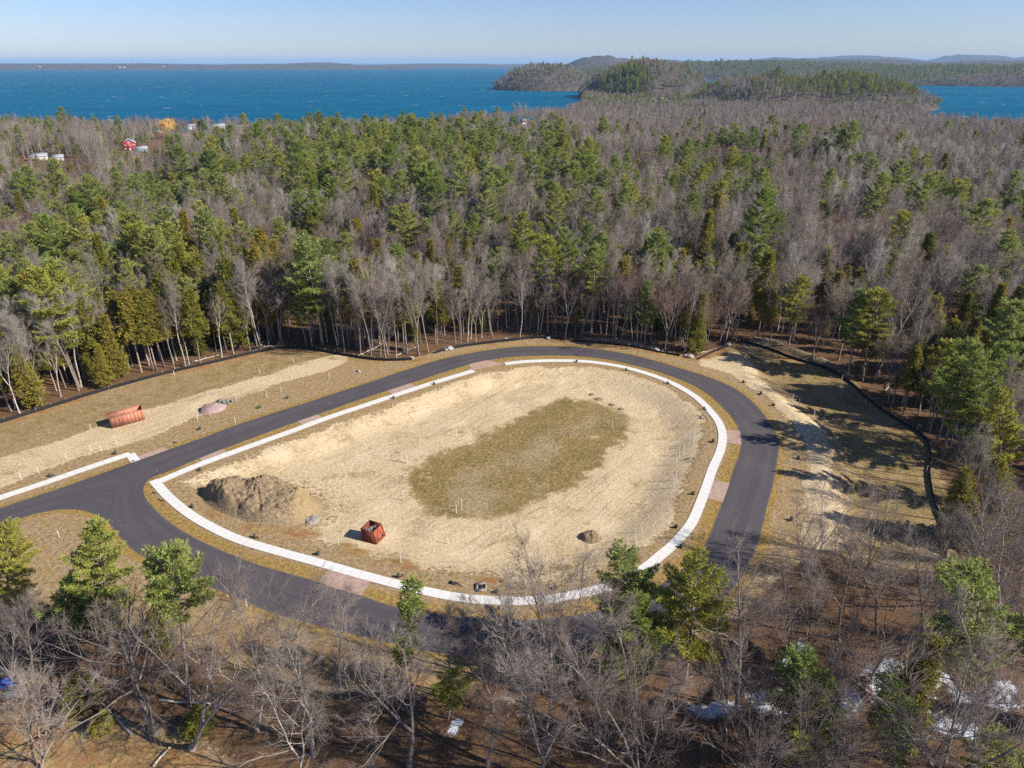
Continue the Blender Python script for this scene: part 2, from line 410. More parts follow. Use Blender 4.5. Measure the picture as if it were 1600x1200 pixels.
def tree_material(name, stops, vary=.25, trans=0.0, scale=.7, twist=None):
    m, nt, b = mat(name)
    oi = N(nt, "ShaderNodeObjectInfo")
    c = ramp(nt, oi.outputs["Random"], stops)
    co = objco(nt)
    n = noise(nt, co, scale, 4, .65)
    hv = N(nt, "ShaderNodeHueSaturation")
    nt.links.new(c, hv.inputs["Color"])
    nt.links.new(maprange(nt, n, .25, .75, 1 - vary, 1 + vary), hv.inputs["Value"])
    nt.links.new(hv.outputs[0], b.inputs["Base Color"])
    b.inputs["Specular IOR Level"].default_value = .12
    if trans:
        tr = N(nt, "ShaderNodeBsdfTranslucent"); nt.links.new(hv.outputs[0], tr.inputs["Color"])
        mx = N(nt, "ShaderNodeMixShader"); mx.inputs[0].default_value = trans
        nt.links.new(b.outputs[0], mx.inputs[1]); nt.links.new(tr.outputs[0], mx.inputs[2])
        nt.links.new(mx.outputs[0], nt.nodes["Material Output"].inputs[0])
    return m

M = {}
M['ground'] = ground_material(); M['asphalt'] = asphalt_material(); M['concrete'] = concrete_material(); M['pavers'] = paver_material(); M['water'] = water_material()
M['pine'] = tree_material("pine needles", [(0, (.21, .27, .065)), (.3, (.29, .34, .08)), (.6, (.33, .36, .12)), (.8, (.36, .375, .08)), (1, (.41, .39, .08))], .34, .42)
M['hemlock'] = tree_material("hemlock needles", [(0, (.19, .20, .036)), (.5, (.28, .25, .045)), (1, (.34, .27, .05))], .32, .42)
M['twig'] = tree_material("bare twigs", [(0, (.15, .122, .104)), (.3, (.225, .19, .163)), (.55, (.20, .172, .155)), (.75, (.275, .24, .207)), (.9, (.22, .165, .138)), (1, (.34, .31, .275))], .22, 0, .5)
M['bark'] = tree_material("grey bark", [(0, (.22, .185, .155)), (.5, (.32, .275, .235)), (.85, (.42, .37, .32)), (1, (.56, .52, .46))], .3, 0, 2.0)
M['pine_bark'] = tree_material("pine bark", [(0, (.19, .145, .115)), (.6, (.27, .215, .175)), (1, (.36, .30, .25))], .3, 0, 2.0)
M['near_twig'] = tree_material("dark twigs", [(0, (.14, .11, .098)), (.5, (.20, .163, .145)), (.8, (.24, .203, .18)), (1, (.27, .20, .168))], .2, 0, .5)
M['willow'] = tree_material("willow twigs", [(0, (.62, .38, .09)), (1, (.66, .42, .12))], .2, 0, .4)
M['aspen'] = tree_material("aspen twigs", [(0, (.23, .20, .172)), (.6, (.28, .248, .218)), (1, (.34, .31, .28))], .15, 0, .5)
M['maple'] = tree_material("maple twigs", [(0, (.16, .105, .09)), (.6, (.20, .133, .11)), (1, (.24, .165, .13))], .2, 0, .5)
M['near_bark'] = tree_material("weathered bark", [(0, (.14, .117, .10)), (.5, (.215, .185, .158)), (.85, (.31, .27, .235)), (1, (.42, .38, .33))], .3, 0, 2.0)
M['pale_twig'] = tree_material("pale twigs", [(0, (.27, .22, .19)), (1, (.32, .26, .22))], .15, 0, .5)
M['brush'] = tree_material("brush twigs", [(0, (.09, .066, .055)), (.6, (.13, .10, .082)), (1, (.17, .12, .095))], .2, 0, .8)
M['dead_wood'] = plain("dead wood", (.36, .30, .24), (.58, .51, .43), 2.5)
M['rust_paint'] = None

# ------------------------------------------------------------------ mesh building
class MB:
    def __init__(s): s.v = []; s.t = []; s.n = 0
    def add(s, v, t):
        v = np.asarray(v, float).reshape(-1, 3); t = np.asarray(t, int).reshape(-1, 3)
        s.v.append(v); s.t.append(t + s.n); s.n += len(v)
    def quads(s, v, q):
        q = np.asarray(q, int).reshape(-1, 4)
        s.add(v, np.concatenate([q[:, [0, 1, 2]], q[:, [0, 2, 3]]]))
    def tube(s, P, R, n=5, cap=True):
        P = np.asarray(P, float); R = np.asarray(R, float); k = len(P)
        T = np.gradient(P, axis=0); T /= np.linalg.norm(T, axis=1)[:, None] + 1e-9
        a = np.array([1., 0, 0]) if abs(T[0][0]) < .8 else np.array([0, 1., 0])
        U = np.cross(T, a); U /= np.linalg.norm(U, axis=1)[:, None] + 1e-9
        W = np.cross(T, U)
        an = np.linspace(0, 2 * math.pi, n, endpoint=False)
        V = P[:, None] + R[:, None, None] * (U[:, None] * np.cos(an)[None, :, None] + W[:, None] * np.sin(an)[None, :, None])
        i = np.arange(k - 1)[:, None] * n; j = np.arange(n)[None]; j2 = (j + 1) % n
        q = np.stack([i + j, i + j2, i + n + j2, i + n + j], -1).reshape(-1, 4)
        s.quads(V.reshape(-1, 3), q)
        if cap:
            s.add(np.concatenate([V[-1], P[-1:]]), [(a_, (a_ + 1) % n, n) for a_ in range(n)])
            s.add(np.concatenate([V[0], P[:1]]), [((a_ + 1) % n, a_, n) for a_ in range(n)])
    def spikes(s, P, D, L, R):          # three-sided tapering twigs
        n = len(P)
        if not n: return
        D = D / (np.linalg.norm(D, axis=1)[:, None] + 1e-9)
        a = np.where(np.abs(D[:, :1]) < .8, np.array([[1., 0, 0]]), np.array([[0, 1., 0]]))
        U = np.cross(D, a); U /= np.linalg.norm(U, axis=1)[:, None]
        W = np.cross(D, U)
        vs = []
        for k in range(3):
            c, sn = math.cos(k * 2.094), math.sin(k * 2.094)
            vs.append(P + R[:, None] * (U * c + W * sn))
        vs.append(P + D * L[:, None])
        V = np.stack(vs, 1).reshape(-1, 3)
        b = np.arange(n)[:, None] * 4
        s.add(V, np.concatenate([b + np.array([[0, 1, 3]]), b + np.array([[1, 2, 3]]), b + np.array([[2, 0, 3]])]))
    def blades(s, P, D, L, Wd, rng):    # leaf-sized needle sprays
        n = len(P)
        D = D / (np.linalg.norm(D, axis=1)[:, None] + 1e-9)
        S = np.cross(D, rng.normal(size=(n, 3))); S /= np.linalg.norm(S, axis=1)[:, None] + 1e-9
        V = np.stack([P - S * Wd[:, None] * .35, P + D * L[:, None] * .55 - S * Wd[:, None], P + D * L[:, None], P + D * L[:, None] * .5 + S * Wd[:, None]], 1).reshape(-1, 3)
        b = np.arange(n)[:, None] * 4
        s.add(V, np.concatenate([b + np.array([[0, 1, 2]]), b + np.array([[0, 2, 3]])]))
    def box(s, c, d, rz=0.0, taper=1.0):
        c = np.array(c, float); d = np.array(d, float) / 2
        v = np.array([(x * (taper if z > 0 else 1), y * (taper if z > 0 else 1), z) for z in (-1, 1) for x, y in ((-1, -1), (1, -1), (1, 1), (-1, 1))]) * d
        cs, sn = math.cos(rz), math.sin(rz)
        v = np.stack([v[:, 0] * cs - v[:, 1] * sn, v[:, 0] * sn + v[:, 1] * cs, v[:, 2]], 1) + c
        s.quads(v, [(3, 2, 1, 0), (4, 5, 6, 7), (0, 1, 5, 4), (1, 2, 6, 5), (2, 3, 7, 6), (3, 0, 4, 7)])
    def mesh(s, name, m, smooth=False):
        me = bpy.data.meshes.new(name)
        V = np.concatenate(s.v); T = np.concatenate(s.t)
        me.vertices.add(len(V)); me.vertices.foreach_set("co", V.astype(np.float32).ravel())
        me.loops.add(len(T) * 3); me.loops.foreach_set("vertex_index", T.astype(np.int32).ravel())
        me.polygons.add(len(T)); me.polygons.foreach_set("loop_start", np.arange(0, len(T) * 3, 3, dtype=np.int32)); me.polygons.foreach_set("loop_total", np.full(len(T), 3, dtype=np.int32))
        if smooth: me.polygons.foreach_set("use_smooth", np.ones(len(T), bool))
        me.update(calc_edges=True); me.validate()
        if m: me.materials.append(m)
        return me
    def build(s, name, m, parent=None, smooth=False, link=True):
        o = bpy.data.objects.new(name, s.mesh(name, m, smooth))
        if link: COL.objects.link(o)
        if parent: o.parent = parent
        return o

def tag(o, label=None, cat=None, group=None, kind=None):
    if label: o["label"] = label
    if cat: o["category"] = cat
    if group: o["group"] = group
    if kind: o["kind"] = kind
    return o
def empty(name, loc, rz=0.0):
    o = bpy.data.objects.new(name, None); COL.objects.link(o)
    o.location = loc; o.rotation_euler = (0, 0, rz); o.empty_display_size = .2
    return o

def grid_mesh(name, xs, ys, zf, m):
    X, Y = np.meshgrid(xs, ys)
    Z = zf(X.ravel(), Y.ravel())
    V = np.stack([X.ravel(), Y.ravel(), Z], 1)
    nx, ny = len(xs), len(ys)
    i = np.arange(nx * (ny - 1)).reshape(ny - 1, nx)[:, :-1].ravel()
    Q = np.stack([i, i + 1, i + nx + 1, i + nx], 1).astype(np.int32)
    me = bpy.data.meshes.new(name)
    me.vertices.add(len(V)); me.vertices.foreach_set("co", V.astype(np.float32).ravel())
    me.loops.add(Q.size); me.loops.foreach_set("vertex_index", Q.ravel())
    me.polygons.add(len(Q)); me.polygons.foreach_set("loop_start", np.arange(0, Q.size, 4, dtype=np.int32)); me.polygons.foreach_set("loop_total", np.full(len(Q), 4, dtype=np.int32))
    me.polygons.foreach_set("use_smooth", np.ones(len(Q), bool))
    me.update(calc_edges=True)
    me.materials.append(m)
    o = bpy.data.objects.new(name, me); COL.objects.link(o)
    return o, V

# ------------------------------------------------------------------ ground, lake, haze-free setting
def spread(a, b, s0, s1):
    out = [a]; s = s0
    while out[-1] < b:
        f = (out[-1] - a) / max(b - a, 1)
        out.append(out[-1] + s0 * (s1 / s0) ** (f ** .6))
    return out
xr = spread(140, 2600, 3, 26)[1:] + spread(2650, 21000, 60, 400)
xs = np.concatenate([-np.array(xr)[::-1], np.arange(-140, 140.01, .7), np.array(xr)])
ys = np.concatenate([np.array([-200, -120, -60, -20, 5]), np.arange(20, 46, 1.5), np.arange(46, 232, .65), np.array(spread(234, 2700, 2.5, 20)), np.array(spread(2730, 17500, 40, 220))])
ground, GV = grid_mesh("ground", xs, ys, height, M['ground'])
tag(ground, kind='structure')
X, Y = GV[:, 0], GV[:, 1]
near = (Y < 330) & (np.abs(X) < 330)
A = np.zeros((len(GV), 4), np.float32); B = np.zeros((len(GV), 4), np.float32); A[:, 3] = B[:, 3] = 1
A[~near, 2] = 1
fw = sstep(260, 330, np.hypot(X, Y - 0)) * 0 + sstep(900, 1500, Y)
xn, yn = X[near], Y[near]
wob = (fbm(xn, yn, 9, 31, 4) - .5)
wob2 = (fbm(xn, yn, 3.0, 41, 3) - .5)
def soft(d, a, amp=4.0): return sstep(-a, a, d + wob * amp + wob2 * 2.0)
dcl = sdist(clearing, xn, yn)
dwalk = sdist(walk_loop, xn, yn)
sand = soft(dwalk - 3.2, 1.6, 4.5)
# the scruffier corner round the dirt pile and the lower edge keeps more grass
pile_c = G0(395, 790)
corner = np.exp(-(((xn - pile_c[0] + 2) / 15) ** 2 + ((yn - pile_c[1] + 1) / 11) ** 2))
sand = sand * (1 - np.clip(corner * 1.25, 0, 1))
lowband = np.exp(-((yn - G0(640, 890)[1]) / 4.0) ** 2) * (xn < 20)
sand = sand * (1 - .5 * lowband)
dov = sdist(lawn_oval, xn, yn)
lawn = soft(dov + (fbm(xn, yn, 4.5, 151, 4) - .5) * 2.0 * (dov < 5), 3.6, 2.5)
# left field
strip = catmull(w([(-160, 800), (0, 716), (80, 690), (170, 660), (250, 634), (330, 610), (420, 585), (500, 558), (545, 556), (520, 575), (460, 592), (400, 612), (350, 632), (300, 655), (230, 690), (160, 706), (60, 738), (-160, 835)]), 4, True)
sand = np.maximum(sand, soft(sdist(strip, xn, yn), 1.4, 4.0))
leftlawn = np.concatenate([FENCE_L, w([(560, 566), (500, 560), (420, 585), (330, 610), (250, 634), (170, 660), (80, 690), (0, 716), (-160, 790)])])
lawn = np.maximum(lawn, soft(sdist(leftlawn, xn, yn), 1.0, 2.0) * .47)
# right field: sandy ridge and darker lawn below
lawn = np.maximum(lawn, soft(sdist(right_low, xn, yn) - 2.5, 1.6, 3.0) * (dcl > -3) * .62)
rsand = catmull(w([(1090, 566), (1130, 556), (1160, 553), (1190, 585), (1240, 628), (1280, 660), (1300, 700), (1306, 750), (1322, 800), (1320, 850), (1255, 850), (1258, 800), (1262, 740), (1250, 690), (1225, 650), (1185, 615), (1140, 585)]), 4, True)
rs = soft(sdist(rsand, xn, yn), 1.4, 3.0)
sand = np.maximum(sand, rs); lawn = lawn * (1 - rs)
pale = catmull(w([(1200, 900), (1240, 905), (1290, 960), (1330, 1000), (1300, 1020), (1250, 985), (1205, 940)]), 4, True)
sand = np.maximum(sand, soft(sdist(pale, xn, yn), 1.2, 3))
# golden margins along the road and walk
droad = dist_poly(inner_loop, xn, yn); dro = dist_poly(np.concatenate([outer_open]), xn, yn, False); dre = np.minimum(dist_poly(ent_top, xn, yn, False), dist_poly(ent_bot, xn, yn, False))
gold = np.maximum(np.maximum(sstep(3.6, .6, droad), sstep(2.4, .3, dro)), sstep(2.2, .3, dre)) * (.55 + .45 * fbm(xn, yn, 6, 77, 3))
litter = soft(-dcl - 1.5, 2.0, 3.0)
bl = catmull(w([(-80, 1100), (60, 1120), (200, 1130), (330, 1160), (330, 1260), (-80, 1300)]), 4, True)
wl = sstep(-2, 2, sdist(bl, xn, yn))
verge_bl = catmull(w([(330, 965), (480, 990), (620, 1030), (700, 1060), (640, 1085), (520, 1075), (400, 1060), (300, 1000)]), 4, True)
wl = np.maximum(wl, soft(sdist(verge_bl, xn, yn), 2, 3))
litter = litter * (1 - .85 * wl) * np.where((yn < 105) & (xn < 25), .45 + .5 * fbm(xn, yn, 8, 181, 3), 1)
rust = np.maximum(wl * .55, .9 * np.exp(-((sdist(clearing, xn, yn) + 1.0) / 3.5) ** 2) * (fbm(xn, yn, 11, 91, 3) > .46) * (yn > 120))
for (px, py, r) in ((410, 822, 5.0), (345, 800, 4.0), (470, 830, 4.5), (555, 860, 3.0), (620, 875, 3.2), (540, 848, 2.5), (640, 885, 2.0), (880, 880, 2.5), (760, 905, 2.4)):
    q = G0(px, py)
    rust = np.maximum(rust, .75 * np.exp(-(((xn - q[0]) / r) ** 2 + ((yn - q[1]) / (r * .55)) ** 2)))
snow = np.zeros_like(xn)
for L in ([(1085, 1112), (1130, 1085), (1190, 1070), (1225, 1080), (1215, 1105), (1150, 1100), (1100, 1122)], [(1350, 1050), (1400, 1036), (1465, 1040), (1475, 1075), (1440, 1110), (1400, 1118), (1360, 1100)], [(1290, 1085), (1330, 1070), (1350, 1085), (1330, 1120), (1295, 1118)], [(1470, 1080), (1540, 1068), (1600, 1075), (1600, 1110), (1520, 1105)], [(1215, 1035), (1245, 1012), (1262, 1018), (1240, 1040)], [(690, 1140), (705, 1136), (714, 1142), (702, 1147)], [(1440, 1130), (1500, 1120), (1540, 1140), (1480, 1150)]):
    snow = np.maximum(snow, soft(sdist(catmull(w(L), 4, True), xn, yn) + .15 + (fbm(xn, yn, 1.6, 171, 3) - .5) * 4.0, .9, 2.5) * .95)
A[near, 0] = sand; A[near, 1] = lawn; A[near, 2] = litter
B[near, 0] = gold; B[near, 1] = rust; B[near, 2] = snow
me = ground.data
ed_ = np.minimum(dist_poly(sw_loop, xn, yn, False), dist_poly(sw_main, xn, yn, False))
for nm, arr in (("zone_a", A), ("zone_b", B)):
    at = me.color_attributes.new(nm, 'FLOAT_COLOR', 'POINT'); at.data.foreach_set("color", arr.ravel())
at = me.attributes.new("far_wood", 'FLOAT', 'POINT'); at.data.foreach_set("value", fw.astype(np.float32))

lake, _ = grid_mesh("water", np.linspace(-60000, 60000, 13), np.linspace(500, 60000, 13), lambda x, y: np.full(len(x), LAKE_Z), M['water'])
tag(lake, kind='structure')

# ------------------------------------------------------------------ road, walks, aprons
def strip_mesh(name, L, R, z, m, closed=False, across=1, thick=0.0):
    L = np.asarray(L); R = np.asarray(R); n = len(L)
    mid = (L + R) / 2
    s = np.concatenate([[0], np.cumsum(np.linalg.norm(np.diff(mid, axis=0), axis=1))])
    bm = bmesh.new(); uvl = bm.loops.layers.uv.new("UVMap")
    rows = []
    for i in range(n):
        rows.append([bm.verts.new((*(L[i] * (1 - k / across) + R[i] * k / across), z)) for k in range(across + 1)])
    tot = s[-1] + (np.linalg.norm(mid[0] - mid[-1]) if closed else 0)
    for i in range(n if closed else n - 1):
        j = (i + 1) % n
        for k in range(across):
            f = bm.faces.new((rows[i][k], rows[i][k + 1], rows[j][k + 1], rows[j][k]))
            sj = s[j] if j else tot
            for lp, (u, v) in zip(f.loops, ((k / across, s[i]), ((k + 1) / across, s[i]), ((k + 1) / across, sj), (k / across, sj))): lp[uvl].uv = (u, v)
    if thick:
        for side in (0, across):
            low = [bm.verts.new((r[side].co.x, r[side].co.y, z - thick)) for r in rows]
            for i in range(n if closed else n - 1):
                j = (i + 1) % n
                bm.faces.new((rows[i][side], rows[j][side], low[j], low[i]))
    bmesh.ops.recalc_face_normals(bm, faces=bm.faces)
    if sum(f.normal.z for f in bm.faces) < 0: bmesh.ops.reverse_faces(bm, faces=bm.faces)
    me = bpy.data.meshes.new(name); bm.to_mesh(me); bm.free(); me.materials.append(m)
    o = bpy.data.objects.new(name, me); COL.objects.link(o)
    return tag(o, kind='structure')

def cut(loop, marks):            # split a closed curve at the points nearest to the marks
    idx = [int(np.argmin(np.linalg.norm(loop - q, axis=1))) for q in marks]
    n = len(loop); out = []
    for a, b in zip(idx, idx[1:] + idx[:1]):
        ii = np.arange(a, b + 1 if b > a else b + n + 1) % n
        out.append(loop[ii])
    return out
mi = w([(224, 765), (600, 612), (837, 556), (1157, 684), (1067, 889), (781, 967), (412, 885)]); mo = w([(181, 768), (575, 598), (837, 541), (1217, 692), (1125, 938), (781, 1028), (356, 928)])
Ls, Rs = [], []
for a, b in zip(cut(inner_loop, mi), cut(outer_loop, mo)):
    n = max(len(a), len(b)) * 2
    Ls.append(resample(a, n)[:-1]); Rs.append(resample(b, n)[:-1])
strip_mesh("road", np.concatenate(Ls), np.concatenate(Rs), .034, M['asphalt'], True, 6, .3)
strip_mesh("road", resample(ent_top, 60), resample(ent_bot, 60), .028, M['asphalt'], False, 4, .3)

def offset(P, d):
    T = np.gradient(P, axis=0); T /= np.linalg.norm(T, axis=1)[:, None]
    return P + np.stack([-T[:, 1], T[:, 0]], 1) * d
def walk(name, P, z=.09): return strip_mesh(name, offset(P, .78), offset(P, -.78), z, M['concrete'], False, 1, .3)
walk("sidewalk", resample(sw_loop, 240))
walk("sidewalk", resample(sw_main, 90), .084)
walk("sidewalk", resample(sw_left, 70))
c0 = w([(203, 709.5), (212, 721)]); walk("sidewalk", resample(c0 + (c0[1] - c0[0]) * 0.02, 6), .086)
# brick aprons between road edge and walk
walk_all = np.concatenate([resample(sw_main, 400), resample(sw_loop, 1200)])
def apron(px0, px1, outward=False, depth=3.0):
    a, b = w([px0, px1])
    E = inner_loop if not outward else outer_open
    i0 = int(np.argmin(np.linalg.norm(E - a, axis=1))); i1 = int(np.argmin(np.linalg.norm(E - b, axis=1)))
    e = resample(E[min(i0, i1):max(i0, i1) + 1], 14)
    if outward: o = offset(e, depth)
    else:
        o = np.array([walk_all[int(np.argmin(np.linalg.norm(walk_all - q, axis=1)))] for q in e])
    dv = (o - e); ln = np.linalg.norm(dv, axis=1)[:, None]
    o = e + dv * ((ln - (.70 if not outward else 0)) / ln)
    strip_mesh("driveway_apron", e - dv / ln * .06, o, .045, M['pavers'], False, 3, .2)
apron((309, 718), (347, 703)); apron((468, 658), (500, 647)); apron((606, 611), (642, 599)); apron((735, 569), (764, 562.5))
apron((1156, 672), (1156.5, 695)); apron((1138, 757), (1129, 783)); apron((498, 909), (563, 929))
apron((220, 718), (258, 704), True, 1.5)
#PART2
# ------------------------------------------------------------------ trees
RNG = np.random.default_rng(11)
def rot_about(d, ax, a):
    ax = ax / (np.linalg.norm(ax) + 1e-9)
    return d * math.cos(a) + np.cross(ax, d) * math.sin(a) + ax * np.dot(ax, d) * (1 - math.cos(a))
def perp(d, rng):
    v = np.cross(d, rng.normal(size=3)); return v / (np.linalg.norm(v) + 1e-9)

def bare_tree(seed, H=18.0, cs=.42, ang=(22, 42), r0=.19, limbs=12, forks=1, lean=.05, sub=5, twigs=6, limb_len=.34, droop=0.0, detail=1.0, tw=.0105, barkl=1):
    """trunk with ascending limbs, three orders of branches and fine twigs; returns (trunk, crown) builders"""
    rng = np.random.default_rng(seed)
    T, C = MB(), MB()
    tp, td, tl, tr = [], [], [], []
    def line(p, d, L, r, n, up, wob):
        P = [p]; d = d / np.linalg.norm(d)
        for k in range(n):
            d = d + rng.normal(size=3) * wob + np.array([0, 0, up]); d /= np.linalg.norm(d)
            P.append(P[-1] + d * L / n)
        return np.array(P), r * np.linspace(1, .28, n + 1)
    def at(P, R, t):
        f = t * (len(P) - 1); i = min(int(f), len(P) - 2); f -= i
        return P[i] * (1 - f) + P[i + 1] * f, R[i] * (1 - f) + R[i + 1] * f, (P[i + 1] - P[i]) / (np.linalg.norm(P[i + 1] - P[i]) + 1e-9)
    def add_twigs(P, R, k, L):
        for t in rng.uniform(.15, 1, k):
            q, r, d = at(P, R, t)
            a = rng.uniform(.3, .95)
            tp.append(q); td.append(rot_about(d, perp(d, rng), a) + np.array([0, 0, .18])); tl.append(L * rng.uniform(.55, 1.25)); tr.append(tw)
    def grow(p, d, L, r, lev):
        n = 4 if lev < 2 else 3
        P, R = line(p, d, L, r, n, (.10 if lev < 2 else .06) - droop, .13 if lev < 3 else .17)
        (T if lev <= barkl else C).tube(P, R, 4 if lev == 1 else 3, False)
        if lev == 1: k = sub
        elif lev == 2: k = max(3, int(sub * .9))
        else: k = 0
        for t in np.linspace(.28, 1, k) + rng.uniform(-.05, .05, k) if k else ():
            t = min(max(t, .1), 1)
            q, rr, dd = at(P, R, t)
            a = math.radians(rng.uniform(22, 48)) * (1 if t < .97 else .5)
            grow(q, rot_about(dd, perp(dd, rng), a), L * rng.uniform(.38, .62) * (1.15 - .45 * t), max(rr * .66, .018), lev + 1)
        if lev == 3: add_twigs(P, R, int(twigs * detail), 1.15)
        elif lev == 2: add_twigs(P, R, int(4 * detail), 1.2)
    az0 = rng.uniform(0, 6.28)
    d0 = np.array([math.cos(az0) * lean, math.sin(az0) * lean, 1])
    if forks == 1:
        P, R = line(np.zeros(3), d0, H * .93, r0, 9, .03, .045); R = r0 * np.linspace(1, .2, 10) ** .9
        stems = [(P, R, cs)]
        T.tube(P, R, 6)
    else:
        hb = H * cs
        P, R = line(np.zeros(3), d0, hb, r0, 5, .03, .05); R = r0 * np.linspace(1, .72, 6)
        T.tube(P, R, 6)
        stems = []
        for k in range(forks):
            az = az0 + k * 6.28 / forks + rng.uniform(-.5, .5); a = rng.uniform(.22, .42)
            d = np.array([math.cos(az) * math.sin(a), math.sin(az) * math.sin(a), math.cos(a)])
            P2, R2 = line(P[-1] - np.array([0, 0, .1]), d, (H - hb) * rng.uniform(.85, 1.05), r0 * .62, 6, .04, .07)
            T.tube(P2, R2, 5)
            stems.append((P2, R2, .22))
    for P, R, c in stems:
        nl = max(4, limbs // len(stems) + (2 if forks > 1 else 0))
        az = rng.uniform(0, 6.28)
        for t in np.linspace(c, .99, nl):
            q, r, d = at(P, R, min(max(t + rng.uniform(-.03, .03), 0), 1)); az += 2.4 + rng.uniform(-.5, .5)
            a = math.radians(rng.uniform(*ang)) * (1.05 - .45 * t)
            h = np.array([math.cos(az), math.sin(az), 0])
            grow(q, d * math.cos(a) + h * math.sin(a), H * limb_len * rng.uniform(.7, 1.15) * (1.12 - .62 * (t - c) / (1 - c + 1e-6)), max(r * .55, .035), 1)
        q, r, d = at(P, R, 1.0); add_twigs(P[-3:], R[-3:], 10, 1.3)
    root = r0 * 1.35
    T.tube(np.array([[0, 0, -.5], [0, 0, .0], [0, 0, .7]]), np.array([root * 1.15, root * 1.1, r0 * .98]), 6)
    C.spikes(np.array(tp), np.array(td), np.array(tl), np.array(tr))
    return T, C

def pine(seed, H=21.0, cb=.35, width=.24, step=.85, tufts=1.0, irregular=.35, dead=True, size=1.0, flat=.5):
    """eastern white pine: whorls of boughs carrying plumes of needles"""
    rng = np.random.default_rng(seed)
    T, C = MB(), MB()
    lean = rng.normal(size=2) * .02
    zs = np.linspace(-.4, H, 12)
    axis = np.stack([lean[0] * zs + np.sin(zs * .25 + seed) * .12, lean[1] * zs + np.cos(zs * .21 + seed) * .12, zs], 1)
    r0 = .0105 * H
    T.tube(axis, r0 * np.clip(1.05 - zs / H, .06, 1.1), 6)
    ax = lambda z: np.array([np.interp(z, zs, axis[:, 0]), np.interp(z, zs, axis[:, 1]), z])
    P, D = [], []
    z = cb * H; k = 0
    Lmax = width * H
    while z < H - .3:
        f = (z - cb * H) / (H * (1 - cb))
        prof = (min(1, .5 + f * 2.2)) * (1 - f ** 2.2) ** .75
        nb = rng.integers(3, 5) if f < .85 else 4
        az = rng.uniform(0, 6.28)
        for b in range(nb):
            az += 6.28 / nb + rng.uniform(-.35, .35)
            L = max(.7, Lmax * prof * rng.uniform(1 - irregular * 1.6, 1.12))
            el = math.radians(-8 + 50 * f ** 1.5 + rng.uniform(-8, 10))
            h = np.array([math.cos(az), math.sin(az), 0.])
            s = np.linspace(0, 1, 5)
            pts = ax(z)[None] + h[None] * (s * L * math.cos(el))[:, None]
            pts[:, 2] += s * L * math.sin(el) + (s ** 2.2) * L * .20
            T.tube(pts, np.linspace(.05 + .012 * L, .018, 5), 3, False)
            side = np.array([-h[1], h[0], 0.])
            nt = max(4, int(L * 3.0 * tufts))
            for q in np.linspace(.28 if L > 2 else .15, 1.0, nt):
                c = np.array([np.interp(q, s, pts[:, i]) for i in range(3)])
                P.append(c + rng.normal(size=3) * .08); D.append(h * .9 + np.array([0, 0, .55]))
                if q < .97:
                    for sg in (-1, 1):
                        sl = L * .30 * (1.15 - q) * rng.uniform(.5, 1.3) + .25
                        dd = h * .7 + side * sg * .8
                        for e in np.arange(.35, sl, .42 / tufts):
                            P.append(c + dd * e + np.array([0, 0, .10 * e + rng.normal() * .07])); D.append(dd + np.array([0, 0, .5]))
        z += step * rng.uniform(.75, 1.25) * (1 - .35 * f); k += 1
    for e in np.arange(0, 1.2, .25):
        P.append(ax(H - 1.0 + e)); D.append(np.array([0, 0, 1.]))
    if dead:            # bare dead boughs under the crown
        for z in np.arange(max(.18 * H, 2.5), cb * H, .9):
            for b in range(2):
                az = rng.uniform(0, 6.28); L = rng.uniform(.6, 2.2)
                h = np.array([math.cos(az), math.sin(az), rng.uniform(-.25, .15)])
                T.tube(np.array([ax(z), ax(z) + h * L * .6, ax(z) + h * L + np.array([0, 0, -.08])]), np.array([.035, .022, .010]), 3, False)
    P = np.array(P); D = np.array(D)
    K = 9
    P = np.repeat(P, K, 0); D = np.repeat(D / np.linalg.norm(D, axis=1)[:, None], K, 0)
    D = D * .85 + RNG.normal(size=D.shape) * .42
    n = len(P)
    C.blades(P + RNG.normal(size=P.shape) * .05, D, RNG.uniform(.34, .62, n) * size, RNG.uniform(.045, .085, n) * size, RNG)
    return T, C

